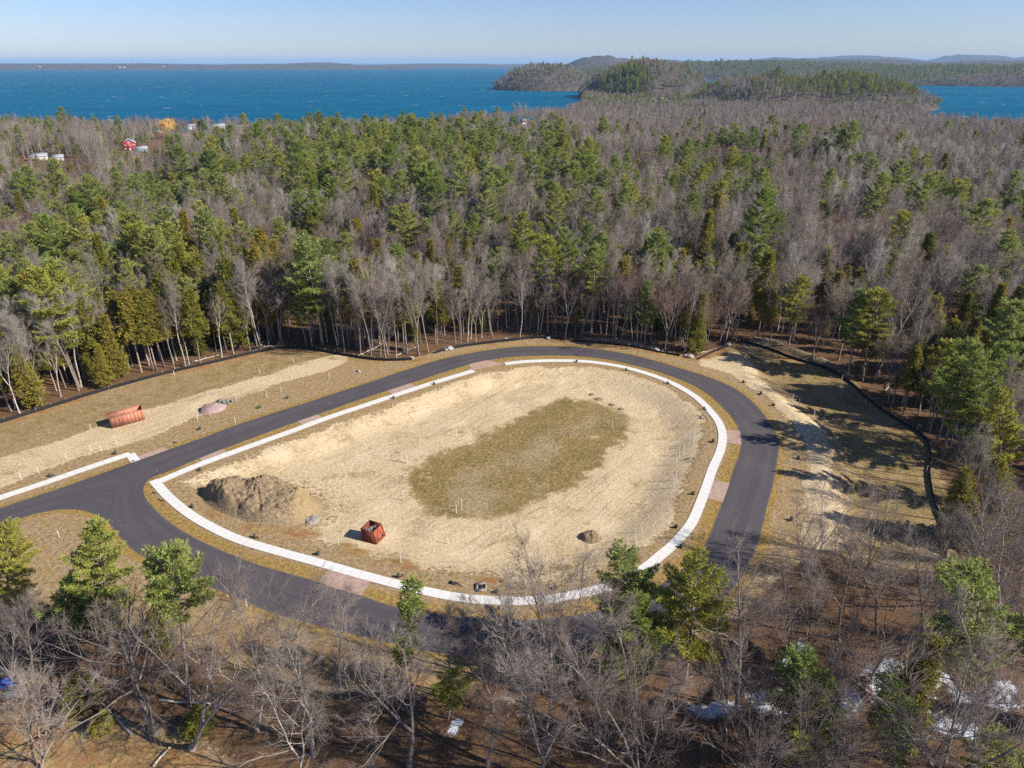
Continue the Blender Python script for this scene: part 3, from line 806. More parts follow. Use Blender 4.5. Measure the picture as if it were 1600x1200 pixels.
def hemlock(seed, H=14.0, cb=.08, width=.2, dens=1.0, size=1.0):
    """narrow cone of drooping feathery sprays"""
    rng = np.random.default_rng(seed)
    T, C = MB(), MB()
    zs = np.linspace(-.4, H, 8); r0 = .0105 * H
    axis = np.stack([np.sin(zs * .3 + seed) * .08, np.cos(zs * .27 + seed) * .08, zs], 1)
    T.tube(axis, r0 * np.clip(1.05 - zs / H, .05, 1.1), 6)
    P, D = [], []
    z = cb * H
    while z < H - .15:
        f = (z - cb * H) / (H * (1 - cb))
        nb = 5
        az = rng.uniform(0, 6.28)
        for b in range(nb):
            az += 6.28 / nb + rng.uniform(-.4, .4)
            L = max(.35, width * H * (1 - f) ** .8 * min(1, .6 + 2 * f) * rng.uniform(.55, 1.15))
            h = np.array([math.cos(az), math.sin(az), 0.]); side = np.array([-h[1], h[0], 0.])
            c0 = np.array([np.interp(z, zs, axis[:, 0]), np.interp(z, zs, axis[:, 1]), z])
            up = .35 * f + .12
            s = np.linspace(0, 1, 4)
            pts = c0[None] + h[None] * (s * L)[:, None]; pts[:, 2] += up * L * s - .35 * L * s ** 2
            T.tube(pts, np.linspace(.035, .012, 4), 3, False)
            for q in np.linspace(.2, 1, max(3, int(L * 3.2 * dens))):
                c = np.array([np.interp(q, s, pts[:, i]) for i in range(3)])
                P.append(c); D.append(h + np.array([0, 0, -.15]))
                wd = L * .32 * (1.2 - q)
                for e in np.arange(.25, max(wd, .3), .32 / dens):
                    for sg in (-1, 1):
                        P.append(c + side * sg * e + h * e * .4 + np.array([0, 0, -.12 * e])); D.append(h * .7 + side * sg * .7 + np.array([0, 0, -.2]))
        z += .48 * rng.uniform(.8, 1.2)
    for e in np.arange(0, .8, .2): P.append(np.array([axis[-1, 0], axis[-1, 1], H - .5 + e])); D.append(np.array([0, 0, 1.]))
    P = np.array(P); D = np.array(D); K = 7
    P = np.repeat(P, K, 0); D = np.repeat(D / np.linalg.norm(D, axis=1)[:, None], K, 0) * .9 + RNG.normal(size=(len(P), 3)) * .42
    n = len(P)
    C.blades(P + RNG.normal(size=P.shape) * .06, D, RNG.uniform(.22, .45, n) * size, RNG.uniform(.04, .075, n) * size, RNG)
    return T, C

def shrub(seed, H=2.2, n=14):
    rng = np.random.default_rng(seed); C = MB(); tp, td, tl, tr = [], [], [], []
    for k in range(n):
        az = rng.uniform(0, 6.28); a = rng.uniform(.1, .75); L = H * rng.uniform(.5, 1.1)
        d = np.array([math.cos(az) * math.sin(a), math.sin(az) * math.sin(a), math.cos(a)])
        p0 = np.array([rng.normal() * .25, rng.normal() * .25, -.1]); p1 = p0 + d * L * .5; p2 = p0 + d * L + rng.normal(size=3) * .2
        C.tube(np.array([p0, p1, p2]), np.array([.03, .02, .008]), 3, False)
        for t in rng.uniform(.25, 1, 11):
            q = p0 * (1 - t) + p2 * t
            tp.append(q); td.append(d + rng.normal(size=3) * .6); tl.append(rng.uniform(.35, .9)); tr.append(.012)
    C.spikes(np.array(tp), np.array(td), np.array(tl), np.array(tr))
    return C

PROTO = {}
def proto(kind, key, TC, mt, mc):
    T, C = TC
    PROTO.setdefault(kind, []).append((T.mesh(key + "_trunk", M[mt], True), C.mesh(key + "_crown", M[mc]), joined(key, T, C, mt, mc)))
def joined(key, T, C, mt, mc):
    B2 = MB(); B2.v = T.v + C.v; B2.t = list(T.t); B2.n = T.n + C.n
    B2.t += [t + T.n for t in C.t]
    me = B2.mesh(key, M[mt]); me.materials.append(M[mc])
    nT = sum(len(t) for t in T.t)
    mi_ = np.ones(len(me.polygons), np.int32); mi_[:nT] = 0
    me.polygons.foreach_set("material_index", mi_)
    return me
for i, (H, cs, fk, lb) in enumerate([(19, .46, 1, 12), (18, .40, 2, 12), (20, .52, 1, 11), (17, .36, 3, 12), (19, .44, 2, 14), (16, .38, 1, 13)]):
    proto('bare', 'forest_tree_%d' % i, bare_tree(100 + i, H, cs, (24, 46), .17, lb, fk, .05, 5, 5, .28), 'bark', 'twig')
for i, (H, cs, fk, lb, mc) in enumerate([(19, .50, 1, 12, 'aspen'), (15, .34, 3, 16, 'maple')]):
    proto('bare', 'stand_tree_%d' % i, bare_tree(150 + i, H, cs, (16, 30) if i == 0 else (30, 52), .15, lb, fk, .04, 5, 5, .26 if i == 0 else .32), 'aspen' if i == 0 else 'bark', mc)
for i, (H, cs, fk, lb) in enumerate([(15, .22, 1, 15), (14, .2, 3, 15), (16, .28, 2, 15), (12, .15, 4, 16)]):
    proto('broad', 'broad_tree_%d' % i, bare_tree(200 + i, H, cs, (32, 60), .17, lb, fk, .07, 5, 4, .36, 0, .8, .011, 2), 'near_bark', 'near_twig')
for i, (H, cb, wd) in enumerate([(21, .26, .27), (20, .36, .29), (23, .28, .23), (19, .20, .30), (22, .46, .26)]):
    proto('pine', 'pine_%d' % i, pine(300 + i, H, cb, wd, 1.25, .9, .42, True, 1.1), 'pine_bark', 'pine')
for i, (H, wd, cb) in enumerate([(14, .2, .1), (12, .23, .06), (16, .17, .22), (15, .19, .42)]):
    proto('hemlock', 'hemlock_%d' % i, hemlock(400 + i, H, cb, wd, .8, 1.25), 'pine_bark', 'hemlock')
HEIGHT = {'bare': [19, 18, 20, 17, 19, 16, 19, 15], 'broad': [15, 14, 16, 12], 'pine': [21, 20, 23, 19, 22], 'hemlock': [14, 12, 16, 15]}
CAT = {'bare': ('bare_tree', 'tree'), 'broad': ('bare_tree', 'tree'), 'pine': ('pine_tree', 'pine tree'), 'hemlock': ('hemlock_tree', 'conifer')}

def plant(kind, var, loc, h, rz, label, group=None, mesh=None, mats=None, wide=1.0, tilt=(0, 0)):
    tm, cm = (mesh or PROTO[kind][var])[:2]
    s = h / (HEIGHT[kind][var] if mesh is None else mesh[3])
    r = empty(CAT[kind][0], loc, rz)
    r.rotation_euler = (tilt[0], tilt[1], rz)
    r.scale = (s * wide, s * wide, s)
    tag(r, label, CAT[kind][1], group)
    for nm, m in (('trunk', tm), ('crown', cm)):
        o = bpy.data.objects.new(nm, m); COL.objects.link(o); o.parent = r
    return r

# ---- where each kind grows, read off the photograph
PG = [(560, 250, 170, 55, .9), (420, 292, 150, 48, .85), (270, 312, 110, 34, .7), (700, 222, 120, 36, .7), (860, 245, 80, 45, .5), (140, 340, 90, 45, .55), (100, 415, 150, 50, .5), (620, 380, 45, 30, .6), (480, 405, 60, 30, .6), (60, 480, 90, 45, .45), (900, 300, 80, 50, .35), (1130, 270, 70, 50, .5), (1040, 420, 60, 35, .45), (950, 350, 60, 25, .55), (1470, 325, 55, 22, .8), (1560, 335, 40, 22, .7), (1330, 295, 18, 22, .7), (1390, 420, 18, 20, .7), (1240, 240, 120, 30, .2), (60, 183, 110, 7, 1.0), (1570, 560, 80, 70, .5), (700, 380, 90, 30, .35), (1500, 470, 60, 40, .35), (480, 300, 430, 110, .36), (200, 400, 230, 80, .36), (900, 330, 300, 120, .20), (980, 250, 200, 40, .13), (1200, 340, 300, 120, .10)]
HG = [(430, 430, 190, 55, .6), (130, 440, 140, 60, .35), (280, 440, 60, 35, .75), (360, 420, 60, 45, .55), (420, 440, 60, 40, .5), (550, 440, 70, 45, .45), (480, 390, 330, 80, .36), (780, 470, 200, 50, .22), (1480, 480, 70, 40, .5), (1420, 560, 60, 60, .45), (1560, 740, 70, 70, .75), (1200, 470, 260, 60, .22), (100, 500, 120, 60, .3), (700, 340, 300, 50, .18)]
def field(G_, x, y, base):
    p = np.full(x.shape, base)
    for cx, cy, rx, ry, a in G_: p = np.maximum(p, a * np.exp(-((x - cx) / rx) ** 2 - ((y - cy) / ry) ** 2))
    return p

HOUSES = [  # pixel of the base, width, depth, wall height, roof height, kind
    (204, 234, 10.5, 15, 6.5, 3.2, 'red'), (222, 237, 9, 7, 3.0, 1.6, 'blue'), (62, 250, 11, 8, 3.0, 1.9, 'grey'), (92, 251, 7, 6, 2.8, 1.7, 'grey'), (342, 206, 15, 9, 6.4, 2.6, 'shore'), (300, 207, 9, 7, 6.0, 2.6, 'shore'), (383, 206, 9, 8, 6.8, 2.8, 'shore'),
    (1033, 152, 15, 10, 6, 3.5, 'white'), (1037, 160, 16, 9, 3.5, 2.5, 'white'), (818, 196, 8, 7, 5, 3, 'white'), (1590, 326, 15, 10, 4.0, 2.6, 'green')]
hpos = [G(x, y) for x, y, *_ in HOUSES]
for k_ in (4, 5, 6):            # these three stand on the bank just short of the lake
    x_, y_ = HOUSES[k_][:2]; rx_, ry_, rz_ = ray(x_, y_); X_ = float(rx_ / ry_) * 866.0
    hpos[k_] = Vector((X_, 866.0, h1(X_, 866.0)))
CONES = hpos + [G(265, 217), G(815, 194)]

# candidate spots on a jittered grid whose pitch grows with distance
cand = []
for y0, y1, s in ((18, 330, 4.5), (330, 640, 5.2), (640, 1080, 6.2), (1080, 2250, 7.2), (2250, 2900, 9.0), (2900, 4600, 14.0)):
    gx = np.arange(-.86 * y1 - 40, .86 * y1 + 40, s); gy = np.arange(y0, y1, s)
    gx, gy = np.meshgrid(gx, gy); gx = gx.ravel(); gy = gy.ravel()
    gx = gx + RNG.uniform(-.46, .46, gx.shape) * s; gy = gy + RNG.uniform(-.46, .46, gy.shape) * s
    k = np.abs(gx) < .84 * gy + 38
    cand.append(np.stack([gx[k], gy[k]], 1))
gx, gy = np.meshgrid(np.arange(-170, 170, 3.0), np.arange(110, 260, 3.0)); gx = gx.ravel() + RNG.uniform(-1.3, 1.3, gx.size); gy = gy.ravel() + RNG.uniform(-1.3, 1.3, gy.size)
k = (np.abs(gx) < .86 * gy + 20); gx, gy = gx[k], gy[k]; dd = sdist(clearing, gx, gy); k = (dd < -1.5) & (dd > -13) & (RNG.uniform(size=len(gx)) < .55)
cand.append(np.stack([gx[k], gy[k]], 1))          # the wood's edge stands closer
cand = np.concatenate(cand)
cz = height(cand[:, 0], cand[:, 1])
keep = cz > LAKE_Z + .7
cand, cz = cand[keep], cz[keep]
nearm = cand[:, 1] < 330
dcl_ = np.full(len(cand), -50.0)
dcl_[nearm] = sdist(clearing, cand[nearm, 0], cand[nearm, 1])
keep = dcl_ < -1.2
low = np.zeros(len(cand), bool)
keep &= ~((fbm(cand[:, 0], cand[:, 1], 34, 131, 3) < .36) & (cand[:, 1] > 210) & (RNG.uniform(size=len(cand)) < .6))
for p in CONES:
    if p is hpos[10]: continue
    dx = cand[:, 0] - p.x; dy = cand[:, 1] - p.y
    dirv = np.array([p.x, p.y]) / math.hypot(p.x, p.y)
    al = dx * dirv[0] + dy * dirv[1]; ac = np.abs(dx * dirv[1] - dy * dirv[0])
    keep &= ~((al < 14) & (al > (-70 if p.y < 700 else -60)) & (ac < (12 if p.y < 700 else 9)))
    low |= (al < 0) & (al > -240) & (ac < 18)
cand, cz, dcl_, low = cand[keep], cz[keep], dcl_[keep], low[keep]
px_, py_ = project(cand[:, 0], cand[:, 1], cz + 12)
pp = field(PG, px_, py_, .035); hp = field(HG, px_, py_, .06)
hp = np.where((dcl_ < -4) & (dcl_ > -38) & (cand[:, 1] > 110), np.maximum(hp, .55), hp)
fy = cand[:, 1]
clump = fbm(cand[:, 0], cand[:, 1], 28, 61, 3)
pp = pp * np.clip((clump - .30) * 4.2, .4, 1.5); hp = hp * np.clip((fbm(cand[:, 0], cand[:, 1], 22, 71, 3) - .30) * 4.2, .4, 1.5)
hh = cz - LAKE_Z
pp = np.where((fy > 760) & (fy < 1250) & (px_ > 165), pp * .2, pp)
big = (fy > 1250)
pp = np.where(big, np.clip(.07 + .55 * ((cand[:, 0] > 520) & (cand[:, 0] < 830) & (fy < 1800) & (hh > 22)) + .10 * (hh > 22) + .45 * ((fy > 2900)), 0, .75), pp)
pp = np.where(big & (np.hypot(cand[:, 0] - 265, (cand[:, 1] - 1750) / 1.6) < 60), .95, pp)
hp = np.where(big, .06, hp)
shoreline = big & (hh < 3.0)
pp = np.where(shoreline & (fy < 2700), .4, pp)
u_ = RNG.uniform(size=len(cand))
fg = (fy < 100) & (py_ > 560)                 # the near wood in front of the road
pp = np.where(fy < 100, 0, pp); hp = np.where(fg, .035, hp)
kind = np.where(u_ < pp, 1, np.where(u_ < pp + hp, 2, 0))
scl = RNG.uniform(.66, 1.14, len(cand)) * np.clip(.72 + .6 * fbm(cand[:, 0], cand[:, 1], 55, 141, 2), .8, 1.2)
scl = np.where((kind == 1) & (cand[:, 1] > 150), scl * RNG.choice([.58, .72, .85, 1.0], len(cand)), scl)
scl = np.where((kind == 0) & (cand[:, 1] > 150), scl * .94, scl)
scl = np.where(low, scl * np.where(cand[:, 1] > 650, .2, .36), scl) * np.where((cand[:, 1] > 690) & (cand[:, 1] < 1250), .84, 1.0)
scl = np.where((kind == 2) & (cand[:, 1] > 110), scl * np.where(RNG.uniform(size=len(cand)) < .4, RNG.uniform(.5, .9, len(cand)), RNG.uniform(1.0, 1.35, len(cand))), scl)
# the near wood is thinner, and open where the photograph shows grass
fgm = (fy < 115) & (dcl_ > -60) & (project(cand[:, 0], cand[:, 1], cz)[1] > 840)
gxp, gyp = project(cand[:, 0], cand[:, 1], cz)
openpx = [[(-120, 800), (150, 800), (345, 930), (480, 985), (640, 1030), (720, 1075), (560, 1095), (430, 1090), (330, 1050), (290, 1010), (200, 975), (120, 940), (-120, 900)],
          [(-100, 1125), (60, 1125), (200, 1145), (280, 1165), (300, 1400), (-100, 1400)],
          [(1085, 985), (1190, 900), (1300, 930), (1340, 1000), (1290, 1040), (1210, 1020), (1120, 1060), (1010, 1050)]]
op = np.zeros(len(cand), bool)
for L in openpx: op |= inside(np.array(L, float), gxp, gyp)
rk = RNG.uniform(size=len(cand))
drop = fgm & (op | (rk < np.where((gxp > 1230) & (gyp < 1060), .25, np.where(gxp > 1150, .62, np.where(gxp > 560, .80, .88)))))
drop |= (np.abs(dcl_) < 32) & (cand[:, 0] > 58) & (cand[:, 1] > 72) & (cand[:, 1] < 190) & (rk < .58)
# low young growth next to the road, taller farther from it
edge_d = -dcl_
scl = np.where(fgm, scl * np.where(gxp > 1200, .84, np.clip(.40 + edge_d / 45.0, .4, .74)), scl)
keep = ~drop
cand, cz, dcl_, kind, scl, fgm = cand[keep], cz[keep], dcl_[keep], kind[keep], scl[keep], fgm[keep]
# ---- the near trees one can tell apart, each where the photograph has it
def top_at(loc, xt, yt):
    rx, ry, rz = ray(xt, yt); t = loc.y / float(ry)
    return Vector((float(rx) * t, loc.y, CAM_H + float(rz) * t))
def px_tree(kind, mesh, base, top, label, wide=1.0, rz=0.0, group=None):
    loc = G(*base); tp = top_at(loc, *top); d = tp - loc
    h = max(d.length, 2.0)
    r = plant(kind, 0, loc, h, 0, label, group, mesh, None, wide)
    r.rotation_euler = (Matrix.Rotation(math.atan2(d.x, d.z), 4, 'Y') @ Matrix.Rotation(rz, 4, 'Z')).to_euler()
    return r
def special(key, TC, mt, mc, H):
    T, C = TC
    return (T.mesh(key + "_trunk", M[mt], True), C.mesh(key + "_crown", M[mc]), None, H)
SP1 = special("near_pine_full", pine(31, 19, .16, .24, 1.2, 1.3, .4, True, .9), 'pine_bark', 'pine', 19)
SP2 = special("near_pine_umbrella", pine(32, 20, .64, .20, .8, 1.4, .22, True, .9), 'pine_bark', 'pine', 20)
SP3 = special("near_pine_slender", pine(33, 17, .30, .15, 1.35, 1.3, .6, True, .9), 'pine_bark', 'pine', 17)
SP4 = special("near_pine_round", pine(34, 18, .28, .28, 1.15, 1.3, .32, True, .9), 'pine_bark', 'pine', 18)
SP5 = special("near_pine_open", pine(35, 19, .34, .26, 1.4, 1.3, .5, True, .9), 'pine_bark', 'pine', 19)
SPH = special("near_hemlock", hemlock(36, 14, .08, .24, 1.1, 1.1), 'pine_bark', 'hemlock', 14)
SPO = special("spreading_oak", bare_tree(41, 13, .28, (55, 88), .34, 17, 1, .25, 6, 7, .62, .03, tw=.010, detail=.7, barkl=2), 'near_bark', 'near_twig', 13)
SPO2 = special("leaning_oak", bare_tree(42, 13, .34, (45, 75), .26, 14, 2, .3, 6, 6, .5, .02, tw=.010, detail=.7, barkl=2), 'near_bark', 'near_twig', 13)
SPV = special("vase_tree", bare_tree(43, 12, .16, (28, 48), .17, 18, 4, .04, 6, 9, .42, tw=.010, detail=.7, barkl=2), 'near_bark', 'near_twig', 12)
SPW = special("pale_vase_tree", bare_tree(44, 10, .12, (28, 50), .13, 18, 4, .04, 5, 6, .45, tw=.010, detail=.7, barkl=2), 'pale_twig', 'pale_twig', 10)
SPT = special("tall_slim_tree", bare_tree(45, 18, .40, (24, 44), .18, 13, 1, .04, 5, 7, .26, tw=.010, detail=.7, barkl=2), 'near_bark', 'near_twig', 18)
SPT2 = special("tall_forked_tree", bare_tree(46, 17, .34, (22, 40), .19, 14, 2, .04, 5, 7, .3, tw=.010, detail=.7, barkl=2), 'near_bark', 'near_twig', 17)
near_spots = []
def near_tree(kind, mesh, base, top, label, wide=1.0, rz=0.0):
    r = px_tree(kind, mesh, base, top, label, wide, rz); near_spots.append((r.location.x, r.location.y)); return r
px_list = [
    ('pine', SP1, (172, 1010), (152, 812), "full bright green pine beside the road junction, biggest crown at left", 1.02, .4),
    ('pine', SP5, (118, 1030), (108, 898), "smaller ragged pine at the left foot of the big junction pine", 1.1, 2.0),
    ('pine', SP2, (296, 1106), (266, 860), "umbrella shaped pine with long bare trunk against the lower left road", .88, 1.0),
    ('pine', SP3, (618, 1085), (645, 906), "slender crooked pine whose tip overlaps the white sidewalk", 1.15, 2.4),
    ('pine', SP4, (1003, 1035), (968, 858), "dark topped pine overlapping the sidewalk's lower right curve", .95, 3.0),
    ('pine', SP4, (990, 1085), (990, 925), "rounded green pine in front of the dark topped pine", 1.0, .9),
    ('pine', SP4, (1070, 1065), (1085, 870), "big round crowned pine in front of the loop road's lower right bend", 1.05, 2.2),
    ('pine', SP3, (1120, 1030), (1122, 935), "thin pale green pine just right of the big round pine", 1.0, 1.1),
    ('pine', SP5, (1545, 1120), (1508, 882), "leaning pine with layered boughs at the right edge above the snow", 1.0, 4.2),
    ('pine', SP4, (1258, 1225), (1262, 1016), "dense yellow green pine between the two snow patches", .78, 5.0),
    ('pine', SP3, (1396, 1235), (1388, 1058), "narrow pine in front of the larger snow patch", 1.3, 1.7),
    ('pine', SP1, (1560, 1290), (1556, 1140), "pine cut off by the bottom right corner", 1.2, 1.2),
    ('pine', SP3, (1265, 1290), (1250, 1150), "low pale pine top at the bottom edge below the snow", 1.2, 2.9),
    ('pine', SP1, (16, 960), (8, 815), "pine half cut off by the left edge below the entry road", 1.0, 3.2),
    ('pine', SP1, (1542, 735), (1525, 535), "tall dark pine with flat boughs beyond the silt fence at right", .8, .2),
    ('pine', SP1, (1560, 790), (1562, 605), "broad feathery pine in front of the tall dark pine at right", .8, 1.5),
    ('hemlock', SPH, (1560, 850), (1560, 715), "yellow green hemlock spreading at the right edge below the feathery pine", 1.0, 0),
    ('hemlock', SPH, (1505, 850), (1508, 730), "olive hemlock beside the silt fence end at right", 1.1, 1.9),
    ('hemlock', SPH, (307, 1145), (310, 1105), "small bushy evergreen sapling under the umbrella pine's trunk", 2.0, .5),
    ('hemlock', SPH, (158, 1140), (160, 1112), "tiny yellow green sapling at the grass edge, bottom left", 2.2, 1.5),
    ('hemlock', SPH, (125, 1105), (122, 1048), "dark evergreen sapling under the spreading oak's pale limbs", 1.8, 2.5),
    ('pine', SP5, (700, 1125), (706, 1045), "low ragged young pine in the thicket below the slender pine", 1.3, 3.5),
    ('hemlock', SPH, (250, 1015), (252, 925), "thin young conifer between the junction pine and the umbrella pine", 1.1, 5.5),
    ('broad', SPO, (243, 1142), (205, 985), "spreading bare oak with long pale limbs reaching left, bottom left", 1.15, 3.3),
    ('broad', SPO2, (300, 1170), (345, 1000), "leaning bare oak with pale limbs in front of the umbrella pine", 1.0, .7),
    ('broad', SPT2, (401, 1144), (412, 908), "bare tree whose top reaches the road, between umbrella pine and bottom apron", 1.0, .9),
    ('broad', SPT, (532, 1090), (517, 922), "bare tree standing before the road just left of the brick apron", 1.1, 2.2),
    ('broad', SPO2, (490, 1180), (450, 1035), "low leaning bare tree with crooked limbs on the lower grass slope", 1.0, 3.3),
    ('broad', SPW, (66, 1200), (56, 1075), "pale twiggy bare tree in the bottom left corner on orange grass", 1.15, 0),
    ('broad', SPT, (862, 1085), (828, 872), "tall bare tree crossing the sidewalk at the loop's bottom", 1.0, 4.0),
    ('broad', SPT2, (885, 1080), (885, 880), "twin stemmed bare tree crossing the road beside the tall bare tree", .9, 5.0),
    ('broad', SPT, (705, 1085), (690, 955), "bare tree rising from the verge in front of the lower road", .9, 2.6),
    ('broad', SPV, (770, 1110), (760, 985), "vase shaped bare tree in front of the lower road's shaded stretch", 1.0, 1.2),
    ('broad', SPT, (1150, 1110), (1160, 880), "dark trunked bare tree right of the round pine, across the road", 1.05, 3.6),
    ('broad', SPT2, (1135, 1100), (1142, 950), "dark slim bare tree at the left end of the snow", .8, .6),
    ('broad', SPT2, (1232, 1085), (1225, 905), "many stemmed dark bare tree over the pale ground, lower right", 1.0, 2.0),
    ('broad', SPT, (1252, 1080), (1290, 900), "slender dark bare tree leaning right over the pale ground", .9, 4.4),
    ('broad', SPV, (850, 1220), (860, 1010), "large vase shaped bare tree at the bottom centre", 1.0, 5.1),
    ('broad', SPV, (1000, 1240), (995, 1045), "vase shaped bare tree at the bottom edge under the round pines", 1.1, .1),
    ('broad', SPV, (1180, 1290), (1190, 1110), "vase shaped bare tree at the bottom edge below the snow's left end", 1.1, 2.8),
    ('broad', SPV, (1312, 1260), (1310, 1140), "rounded reddish bare tree at the bottom edge between two pines", 1.1, 4.2),
    ('broad', SPV, (1470, 1250), (1465, 1030), "wide bare tree right of the larger snow patch", 1.1, 1.6),
    ('broad', SPO2, (640, 1200), (590, 1050), "sprawling bare tree at the bottom below the lower road", 1.1, 2.3),
    ('broad', SPT2, (1310, 1000), (1300, 845), "dense grey bare tree at the low end of the right field", 1.1, 1.3),
    ('broad', SPT2, (1370, 990), (1375, 850), "wide grey bare tree between the right field and the leaning pine", 1.2, 2.7),
    ('broad', SPT, (1440, 1000), (1440, 850), "grey bare tree below the end of the right silt fence", 1.2, 3.8),
    ('broad', SPT2, (1560, 960), (1562, 800), "grey bare tree at the right edge below the yellow green hemlock", 1.2, 5.3),
    ('broad', SPT, (60, 1090), (40, 920), "grey bare tree at the left edge below the half cut pine", 1.1, 1.0),
]
for k, ms, bs, tp, lb, wd, rz in px_list: near_tree(k, ms, bs, tp, lb, wd, rz)

# ---- which of the rest are individuals: the 300 of each kind that show largest
px_, py_ = project(cand[:, 0], cand[:, 1], cz)
_, pyt = project(cand[:, 0], cand[:, 1], cz + 16)
seen = (px_ > -20) & (px_ < 1620) & (pyt < 1190) & (cand[:, 1] > 20)
if near_spots:
    ns = np.array(near_spots)
    dmin = np.sqrt(((cand[:, None, :] - ns[None]) ** 2).sum(-1).min(1)) if len(cand) < 3000 else np.concatenate([np.sqrt(((c[:, None, :] - ns[None]) ** 2).sum(-1).min(1)) for c in np.array_split(cand, 40)])
    ok = dmin > 2.4
    cand, cz, dcl_, kind, scl, fgm, px_, py_, seen = [a[ok] for a in (cand, cz, dcl_, kind, scl, fgm, px_, py_, seen)]
dist_ = np.hypot(np.hypot(cand[:, 0], cand[:, 1]), CAM_H - cz - 8)
quota = {0: 300 - sum(1 for p in px_list if p[0] == 'broad') - 2, 1: 300 - sum(1 for p in px_list if p[0] == 'pine'), 2: 300 - sum(1 for p in px_list if p[0] == 'hemlock')}
indiv = np.zeros(len(cand), bool)
for k, q in quota.items():
    ii = np.where(seen & (kind == k))[0]
    indiv[ii[np.argsort(dist_[ii])[:q]]] = True
ORD = ["first", "second", "third", "fourth", "fifth", "sixth", "seventh", "eighth", "ninth", "tenth", "eleventh", "twelfth", "thirteenth", "fourteenth", "fifteenth", "sixteenth", "seventeenth", "eighteenth", "nineteenth", "twentieth"]
def ordinal(i):
    if i < 20: return ORD[i]
    t = ["", "", "twenty", "thirty", "forty", "fifty", "sixty", "seventy", "eighty", "ninety"]
    n = i + 1
    if n >= 100: return "hundred and " + ordinal(n - 101) if n > 100 else "hundredth"
    return (t[n // 10] + "-" + ORD[n % 10 - 1]) if n % 10 else t[n // 10][:-1] + "ieth"
def zone(i):
    x, y, d = px_[i], py_[i], -dcl_[i]
    if fgm[i] or (cand[i, 1] < 105):
        if x < 330: return "in the bottom left thicket", "near left wood"
        if x < 640: return "below the brick apron", "near wood below the apron"
        if x < 930: return "in the bottom centre thicket", "near middle wood"
        if x < 1200: return "in the thicket left of the snow", "near wood left of the snow"
        if x < 1400: return "around the snow at lower right", "near wood round the snow"
        return "in the lower right corner wood", "lower right wood"
    dep = "edge" if d < 8 else ("inner" if d < 22 else "deep")
    names = [(140, "fence left of orange dumpster", "wood left of the dumpster"), (290, "fence above orange dumpster", "wood above the dumpster"), (450, "left lawn's fence", "wood behind the left lawn"),
             (650, "left field's end fence", "wood at the left field end"), (880, "boulders at the loop's top left", "wood behind the boulders"), (1090, "berm at the loop's far bend", "wood behind the berm"),
             (1260, "right field's upper corner", "wood behind the right field corner"), (1430, "right field's silt fence", "wood behind the right fence"), (9999, "far right edge", "wood at the right edge")]
    for lim, t, g in names:
        if x < lim: break
    if lim == 9999: t = {"edge": "by the right fence's lower bend", "inner": "in the wood at the right edge", "deep": "deep in the wood at the right edge"}[dep]
    else: t = {"edge": "right behind the ", "inner": "rows behind the ", "deep": "deep in wood behind the "}[dep] + t
    return t, {"edge": "front of the ", "inner": "inside the ", "deep": "deep in the "}[dep] + g
NM = {0: "bare tree", 1: "pine", 2: "hemlock"}
def var_bare(x, y):
    a = float(vnoise(np.array([x]), np.array([y]), 48, 161)[0]); qx, qy = project(x, y, h1(x, y) + 14)
    if (a < .22 or (1280 < qx < 1640 and 235 < qy < 345)) and RNG.uniform() < .7: return 6
    if a > .74 and RNG.uniform() < .65: return 7
    return int(RNG.integers(6))
bag = {}
for i in np.where(indiv)[0]: bag.setdefault((int(kind[i]),) + zone(i), []).append(i)
for (k, phrase, grp), ids in bag.items():
    ids.sort(key=lambda i: px_[i])
    for r, i in enumerate(ids):
        kd = {1: 'pine', 2: 'hemlock'}.get(k) or ('broad' if fgm[i] else 'bare')
        v = var_bare(cand[i, 0], cand[i, 1]) if kd == 'bare' else int(RNG.integers(len(PROTO[kd])))
        if k == 1 and dcl_[i] > -14 and cand[i, 1] > 100: v = 4 if RNG.uniform() < .6 else 1
        if k == 2 and dcl_[i] > -12 and RNG.uniform() < .8: v = 3
        h = HEIGHT[kd][v] * scl[i] * (1.12 if kd == 'pine' else 1.0)
        place = "the only one" if len(ids) == 1 else ("leftmost" if r == 0 else ("rightmost" if r == len(ids) - 1 else ordinal(r) + " from left"))
        t = plant(kd, v, (cand[i, 0], cand[i, 1], cz[i] - .05), h, RNG.uniform(0, 6.28), "%s %s, %s" % (NM[k], phrase, place), NM[k] + "s, " + grp, tilt=(RNG.normal() * .03, RNG.normal() * .03), wide=RNG.uniform(.88, 1.12))

